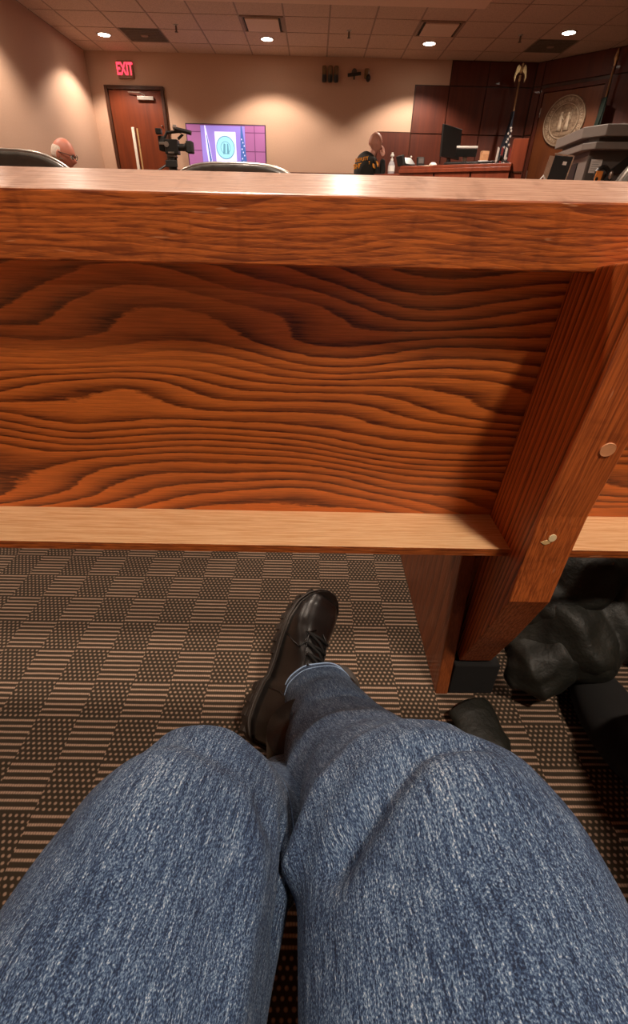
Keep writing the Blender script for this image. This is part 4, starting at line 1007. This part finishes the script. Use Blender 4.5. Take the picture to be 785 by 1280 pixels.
# ---- boots
bl = NT('black_boot_leather'); _c = bl.coord(); _n = bl.noise(_c, 240, 3, .6); bl.l(bl.ramp(_n, [(.3, lin(15, 14, 14)), (.7, lin(25, 23, 22))]), bl.b.inputs['Base Color'])
bl.set(Roughness=.32, Coat_Weight=.35, Coat_Roughness=.25); bl.bump(bl.math('ADD', bl.noise(_c, 420, 3, .6), bl.math('MULTIPLY', bl.noise(bl.mapping(_c, (60, 20, 20)), 1.0, 3, .6), 1.5)), .25, .0012); M_BOOT = bl.m
M_SOLE = plain('boot_sole_rubber', lin(52, 44, 38), .6, noise_amt=.15, nscale=200)
M_LACE = plain('boot_lace', lin(16, 14, 13), .8, nscale=900, noise_amt=.4, bump=.5)
M_EYELET = plain('boot_eyelet', lin(40, 36, 34), .3, .8)
def sole_half(x, L=.31):
    """outer and inner half width of the sole at x (heel 0 .. toe L)"""
    t = x / L
    pts = [(.0, .018), (.03, .032), (.09, .042), (.18, .043), (.30, .040), (.34, .035), (.45, .037), (.60, .046), (.72, .051), (.84, .049), (.93, .039), (.98, .024), (1.0, .010)]
    for (a, wa), (b, wb) in zip(pts[:-1], pts[1:]):
        if t <= b: return lerp(wa, wb, (t - a) / (b - a))
    return .01
def make_boot(name, M, mirror=1, label=None):
    e = bpy.data.objects.new(name, None); COL.objects.link(e); e.parent = person
    if label: e['label'] = label
    L = .31
    def skew(x): return mirror * .012 * math.sin(PI * min(1, max(0, x / L)))      # banana curve of the sole
    N = 40
    out = [(x, sole_half(x) + skew(x)) for x in [L * i / N for i in range(N + 1)]]
    inn = [(x, -sole_half(x) + skew(x)) for x in [L * i / N for i in range(N, -1, -1)]]
    poly = out + inn
    cx = sum(p[0] for p in poly) / len(poly)
    def zb(x):   # underside: flat heel, arch, forefoot with toe spring
        t = x / L
        if t < .30: return 0.0
        if t < .34: return lerp(0, .016, (t - .30) / .04)
        if t < .5: return lerp(.016, .0, smooth01((t - .34) / .16) * .5)
        return lerp(.008, .0, min(1, (t - .5) / .12)) + .016 * max(0, (t - .8) / .2) ** 2
    def ring(k, zf, kx=1.0): return [M @ Vector((cx + (p[0] - cx) * kx, p[1] * k if True else 0, zf(p[0]))) for p in poly]
    sole = MB()
    sole.quad_strip([ring(.9, zb, .98), ring(1.0, lambda x: zb(x) + .003), ring(1.0, lambda x: zb(x) * .6 + .020), ring(.985, lambda x: .026 + .014 * max(0, (x / L - .8) / .2) ** 2), ring(.93, lambda x: .030 + .014 * max(0, (x / L - .8) / .2) ** 2, .985)])
    so = sole.build('sole', M_SOLE, e, smooth=False)
    # lugs round the edge
    for i in range(2, N - 1, 3):
        for arr in (out, inn[::-1]):
            x, y = arr[i]
            if .30 < x / L < .46: continue
            sgn = 1 if y > skew(x) else -1
            mb = MB().box((x - .007, y - .004 * sgn - .004, zb(x) - .002), (x + .007, y - .004 * sgn + .0055, zb(x) + .013), M)
            mb.build('lug', M_SOLE, so)
    def welt(k, z0, rad, nm, mat):
        MB().tube([M @ Vector((cx + (p[0] - cx) * 1.0, (p[1] - skew(p[0])) * k + skew(p[0]), z0 + .014 * max(0, (p[0] / L - .8) / .2) ** 2)) for p in poly] + [M @ Vector((cx + (poly[0][0] - cx), (poly[0][1] - skew(poly[0][0])) * k + skew(poly[0][0]), z0))], rad, 8).build(nm, mat, so, smooth=True)
    welt(1.0, .0275, .0022, 'welt', M_SOLE); welt(1.0, .0215, .0012, 'groove_ridge', M_SOLE)
    # upper: rings along the foot axis
    rings = []
    NX = 46
    def top(x):
        t = x / L
        pts = [(0, .085), (.04, .118), (.10, .135), (.22, .140), (.36, .136), (.48, .112), (.60, .088), (.72, .071), (.84, .060), (.93, .047), (.98, .034), (1, .028)]
        for (a, wa), (b, wb) in zip(pts[:-1], pts[1:]):
            if t <= b: return lerp(wa, wb, smooth01((t - a) / (b - a)) * .5 + .5 * (t - a) / (b - a))
        return .028
    for i in range(NX + 1):
        x = lerp(.004, L - .005, (1 - math.cos(PI * i / NX)) / 2)
        hw = sole_half(x) * (.90) ; zt = top(x); z0 = .024
        rg = []
        for j in range(32):
            a = 2 * PI * j / 32; c_, s_ = math.cos(a), math.sin(a)
            zz = z0 + (zt - z0) * max(0.0, s_) ** .75 if s_ > 0 else z0
            wid = hw * (math.copysign(abs(c_) ** .62, c_))
            # pinch the instep
            if s_ > 0: wid *= 1 - .16 * (s_ ** 2) * math.exp(-((x / L - .45) / .2) ** 2)
            cr = .0012 * math.sin(x * 420 + 1.2 * c_) * math.exp(-((x / L - .66) / .07) ** 2) * max(0, s_)
            rg.append(M @ Vector((x, wid + skew(x), zz + cr)))
        rings.append(rg)
    up = MB().quad_strip(rings).build('upper', M_BOOT, e, smooth=True)
    # shaft
    rings = []
    for i in range(12):
        t = i / 11; z = lerp(.09, .215, t)
        rx = lerp(.056, .046, t); ry = lerp(.036, .038, t); cx_ = lerp(.062, .060, t)
        rings.append([M @ Vector((cx_ + rx * math.cos(2 * PI * j / 32), ry * math.sin(2 * PI * j / 32) * (1 - .12 * math.cos(2 * PI * j / 32)), z + .004 * math.sin(3 * t * PI))) for j in range(32)])
    MB().quad_strip(rings).build('shaft', M_BOOT, e, smooth=True)
    # heel counter seam, toe seam and quarter seams
    def surf(x, a, lift=.0012):
        hw = sole_half(x) * .9; zt = top(x); c_, s_ = math.cos(a), max(0, math.sin(a))
        wid = hw * math.copysign(abs(c_) ** .62, c_) * (1 - .16 * s_ ** 2 * math.exp(-((x / L - .45) / .2) ** 2))
        return M @ (Vector((x, wid + skew(x), .024 + (zt - .024) * s_ ** .75)) + Vector((0, c_, s_)) * lift)
    for sd in (0, 1):
        A = (lambda a: a) if sd == 0 else (lambda a: PI - a)
        MB().tube([surf(x, A(a)) for x, a in ((.085, .15), (.080, .5), (.066, .9), (.05, 1.2))], .0016, 6).build('heel_seam', M_BOOT, e, smooth=True)
        MB().tube([surf(x, A(a)) for x, a in ((.19, .12), (.175, .45), (.165, .75), (.175, 1.0), (.20, 1.25))], .0015, 6).build('quarter_seam', M_BOOT, e, smooth=True)
        MB().tube([surf(x, A(a)) for x, a in ((.10, .95), (.13, 1.0), (.165, 1.05), (.20, 1.2), (.212, 1.5))], .0015, 6).build('facing_seam', M_BOOT, e, smooth=True)
    # eyelets and laces
    ys = []
    for k in range(4):
        x = .198 - .021 * k
        for sd in (0, 1):
            a = 1.12 if sd == 0 else PI - 1.12
            p = surf(x, a, .001); pn = (surf(x, a, .01) - surf(x, a, 0)).normalized()
            q = pn.to_track_quat('Z', 'Y').to_matrix().to_4x4(); q.translation = p
            MB().lathe([(.0015, .0008), (.0024, .0016), (.0036, .0008), (.0036, 0), (.0015, 0)], 14, q).build('eyelet', M_EYELET, e, smooth=True)
        a0, a1 = surf(x, 1.12, .003), surf(x, PI - 1.12, .003); mid = (surf(x, PI / 2, .006))
        x2 = x - .021 if k < 3 else x - .012
        b1 = surf(x2, PI - 1.12, .003); b0 = surf(x2, 1.12, .003)
        mid2 = surf((x + x2) / 2, PI / 2, .0075)
        MB().tube([a0, lerp(a0, mid, .6), mid, lerp(mid, a1, .4), a1], .0024, 8).build('lace', M_LACE, e, smooth=True)
        MB().tube([a0, lerp(a0, mid2, .55) + pn * .001, mid2, lerp(mid2, b1, .5), b1], .0024, 8).build('lace', M_LACE, e, smooth=True)
    return e
def frame(heel, toe, up_hint):
    F = (Vector(toe) - Vector(heel)).normalized(); U = Vector(up_hint); U = (U - F * U.dot(F)).normalized(); S = U.cross(F)
    return Matrix(((F.x, S.x, U.x, heel[0]), (F.y, S.y, U.y, heel[1]), (F.z, S.z, U.z, heel[2]), (0, 0, 0, 1)))
make_boot('boot', frame((-.092, .455, .035), (.026, .722, .145), (.62, -.30, .72)), 1, 'black leather lace-up boot on the crossed foot, toe pointing away')
make_boot('boot', frame((-.045, .330, .0), (.075, .62, .006), (.05, 0, 1)), -1, 'black boot tucked under the other ankle')

# =================================================================== DARK JACKET UNDER THE BENCH
M_PUFF = NT('dark_olive_nylon'); _c = M_PUFF.coord(); _n = M_PUFF.noise(_c, 22, 4, .6); M_PUFF.l(M_PUFF.ramp(_n, [(.3, lin(13, 14, 8)), (.7, lin(24, 24, 16))]), M_PUFF.b.inputs['Base Color']); M_PUFF.set(Roughness=.62); M_PUFF.bump(M_PUFF.noise(_c, 45, 4, .6), .5, .006); M_PUFF = M_PUFF.m
jk = thing('puffer_jacket', 'dark olive puffer jacket heaped on the carpet behind the slanted post', 'jacket', (.62, .66, 0))
def puff(name, path, rad, baffles, parent, seed, flat=.85, n=44, m=90, floor_z=.004):
    rings = []; P = [Vector(catmull(path, i / m)) for i in range(m + 1)]
    for i in range(m + 1):
        t = i / m; r = catmull([(q,) for q in rad], t)[0]
        r *= .86 + .16 * abs(math.sin(PI * baffles * t)) ** .5
        r *= min(1, .25 + 6 * t) * min(1, .25 + 6 * (1 - t))
        T = (P[min(i + 1, m)] - P[max(i - 1, 0)]).normalized(); up = Vector((0, 0, 1)); x = T.cross(up).normalized(); y = x.cross(T)
        rg = []
        for j in range(n):
            a = 2 * PI * j / n; d = x * math.cos(a) + y * math.sin(a) * flat
            p = P[i] + d * r
            nz = noise.noise(p * 9 + Vector((seed, 0, 0))) * .024 + noise.noise(p * 24 + Vector((seed, 0, 0))) * .008 + abs(noise.noise(p * 14 + Vector((0, seed, 0)))) * -.018
            p = p + d * nz
            p.z = max(p.z, floor_z + .001 * math.sin(j)); rg.append(p)
        rings.append(rg)
    return MB().quad_strip(rings).build(name, M_PUFF, parent, smooth=True)
puff('body', [(-.20, -.04, .08), (-.06, .03, .12), (.06, .08, .15), (.22, .08, .14), (.42, .08, .12)], [.115, .135, .145, .14, .12], 4, jk, 1.0)
puff('sleeve', [(-.20, -.01, .12), (-.12, .02, .20), (.0, .06, .255), (.14, .05, .24), (.24, -.01, .19), (.30, -.05, .14)], [.055, .066, .072, .07, .066, .06], 5, jk, 4.0, .95)
puff('sleeve', [(-.22, -.09, .06), (-.12, -.06, .10), (.0, -.02, .13), (.06, .01, .16)], [.055, .062, .062, .055], 3, jk, 7.0, .95)
puff('hood', [(.05, .16, .24), (.16, .18, .30), (.30, .16, .28), (.42, .12, .2)], [.06, .075, .075, .06], 3, jk, 9.0)
puff('hem_flap', [(-.30, -.10, .02), (-.29, -.13, .02), (-.285, -.18, .012), (-.30, -.215, .006)], [.045, .045, .042, .03], 1, jk, 2.0, .35)
# the neighbour on the right: only the dark trouser leg and shoe reach the frame
nb = thing('person', 'seated neighbour in black clothes, only a dark lower leg at the right edge', 'person', (.70, 0, 0))
skin('trousers', [(0, -.42, .52, .16), (-.10, -.25, .465, .09), (-.12, .0, .46, .085), (-.11, .17, .45, .078), (-.12, .30, .25, .072), (-.13, .44, .10, .066), (.10, -.25, .465, .09), (.12, .0, .46, .085), (.13, .17, .45, .078), (.13, .27, .25, .066), (.12, .36, .09, .06)], [(0, 1), (1, 2), (2, 3), (3, 4), (4, 5), (0, 6), (6, 7), (7, 8), (8, 9), (9, 10)], M_WOOL, nb)
for sx, yy in ((-.13, .50), (.12, .42)): MB().sphere((sx, yy, .05), (.055, .135, .05), None, 24, 14, lambda d, p: Vector((p.x * (1 - .15 * d.y * d.y), p.y, p.z if d.z > -.5 else p.z))).build('shoe', M_WOOL, nb, smooth=True)
skin('jumper', [(0, -.42, .56, .15), (0, -.45, .75, .16), (0, -.46, .92, .17), (0, -.44, 1.04, .10), (0, -.43, 1.10, .06), (-.19, -.44, .99, .075), (-.23, -.40, .74, .055), (-.10, -.17, .62, .042), (.19, -.44, .99, .075), (.23, -.40, .74, .055), (.10, -.17, .62, .042)], [(0, 1), (1, 2), (2, 3), (3, 4), (2, 5), (5, 6), (6, 7), (2, 8), (8, 9), (9, 10)], M_UNIFORM, nb)
skin('neck', [(0, -.43, 1.08, .055), (0, -.41, 1.15, .055), (0, -.40, 1.2, .055)], [(0, 1), (1, 2)], M_SKIN, nb, sub=1)
head_mesh(nb, (0, -.385, 1.27), PI / 2, .1, .235, M_SKIN, M_TROUSER)
hand(nb, Matrix.Translation((-.09, -.15, .60)) @ Matrix.Rotation(math.radians(70), 4, 'Z'), M_SKIN, .5, -1)
hand(nb, Matrix.Translation((.09, -.15, .60)) @ Matrix.Rotation(math.radians(110), 4, 'Z'), M_SKIN, .5, 1)

# beige bag corner at the left edge
bg = thing('beige_bag', 'corner of a beige leather bag at the left frame edge beside the jeans', 'bag', (-.4085, .114, 0), -.3)
MB().box((-.07, -.10, .0), (.07, .08, .17), None, .018).build('body', M_BEIGE, bg, smooth=False)
MB().tube([(-.04, 0, .165), (-.04, 0, .24), (.03, 0, .24), (.04, 0, .165)], .006, 8).build('handle', M_BEIGE, bg, smooth=True)
# the sitter's upper body, behind the camera, leaning against the bench back
skin('sweater', [(0, -.42, .56, .15), (0, -.45, .75, .16), (0, -.46, .92, .17), (0, -.44, 1.04, .10), (0, -.43, 1.10, .06), (-.19, -.44, .99, .075), (-.25, -.40, .74, .055), (-.13, -.17, .74, .042), (.19, -.44, .99, .075), (.25, -.40, .74, .055), (.13, -.17, .74, .042)], [(0, 1), (1, 2), (2, 3), (3, 4), (2, 5), (5, 6), (6, 7), (2, 8), (8, 9), (9, 10)], M_UNIFORM, person)
skin('neck', [(0, -.43, 1.08, .055), (0, -.41, 1.15, .055), (0, -.40, 1.2, .055)], [(0, 1), (1, 2)], M_SKIN, person, sub=1)
head_mesh(person, (0, -.385, 1.27), PI / 2, .35, .235, M_SKIN, M_TROUSER)
hand(person, Matrix.Translation((-.12, -.17, .75)) @ Matrix.Rotation(math.radians(50), 4, 'Z') @ Matrix.Rotation(-.3, 4, 'Y'), M_SKIN, .7, -1)
hand(person, Matrix.Translation((.12, -.17, .75)) @ Matrix.Rotation(math.radians(130), 4, 'Z') @ Matrix.Rotation(-.3, 4, 'Y'), M_SKIN, .7, 1)
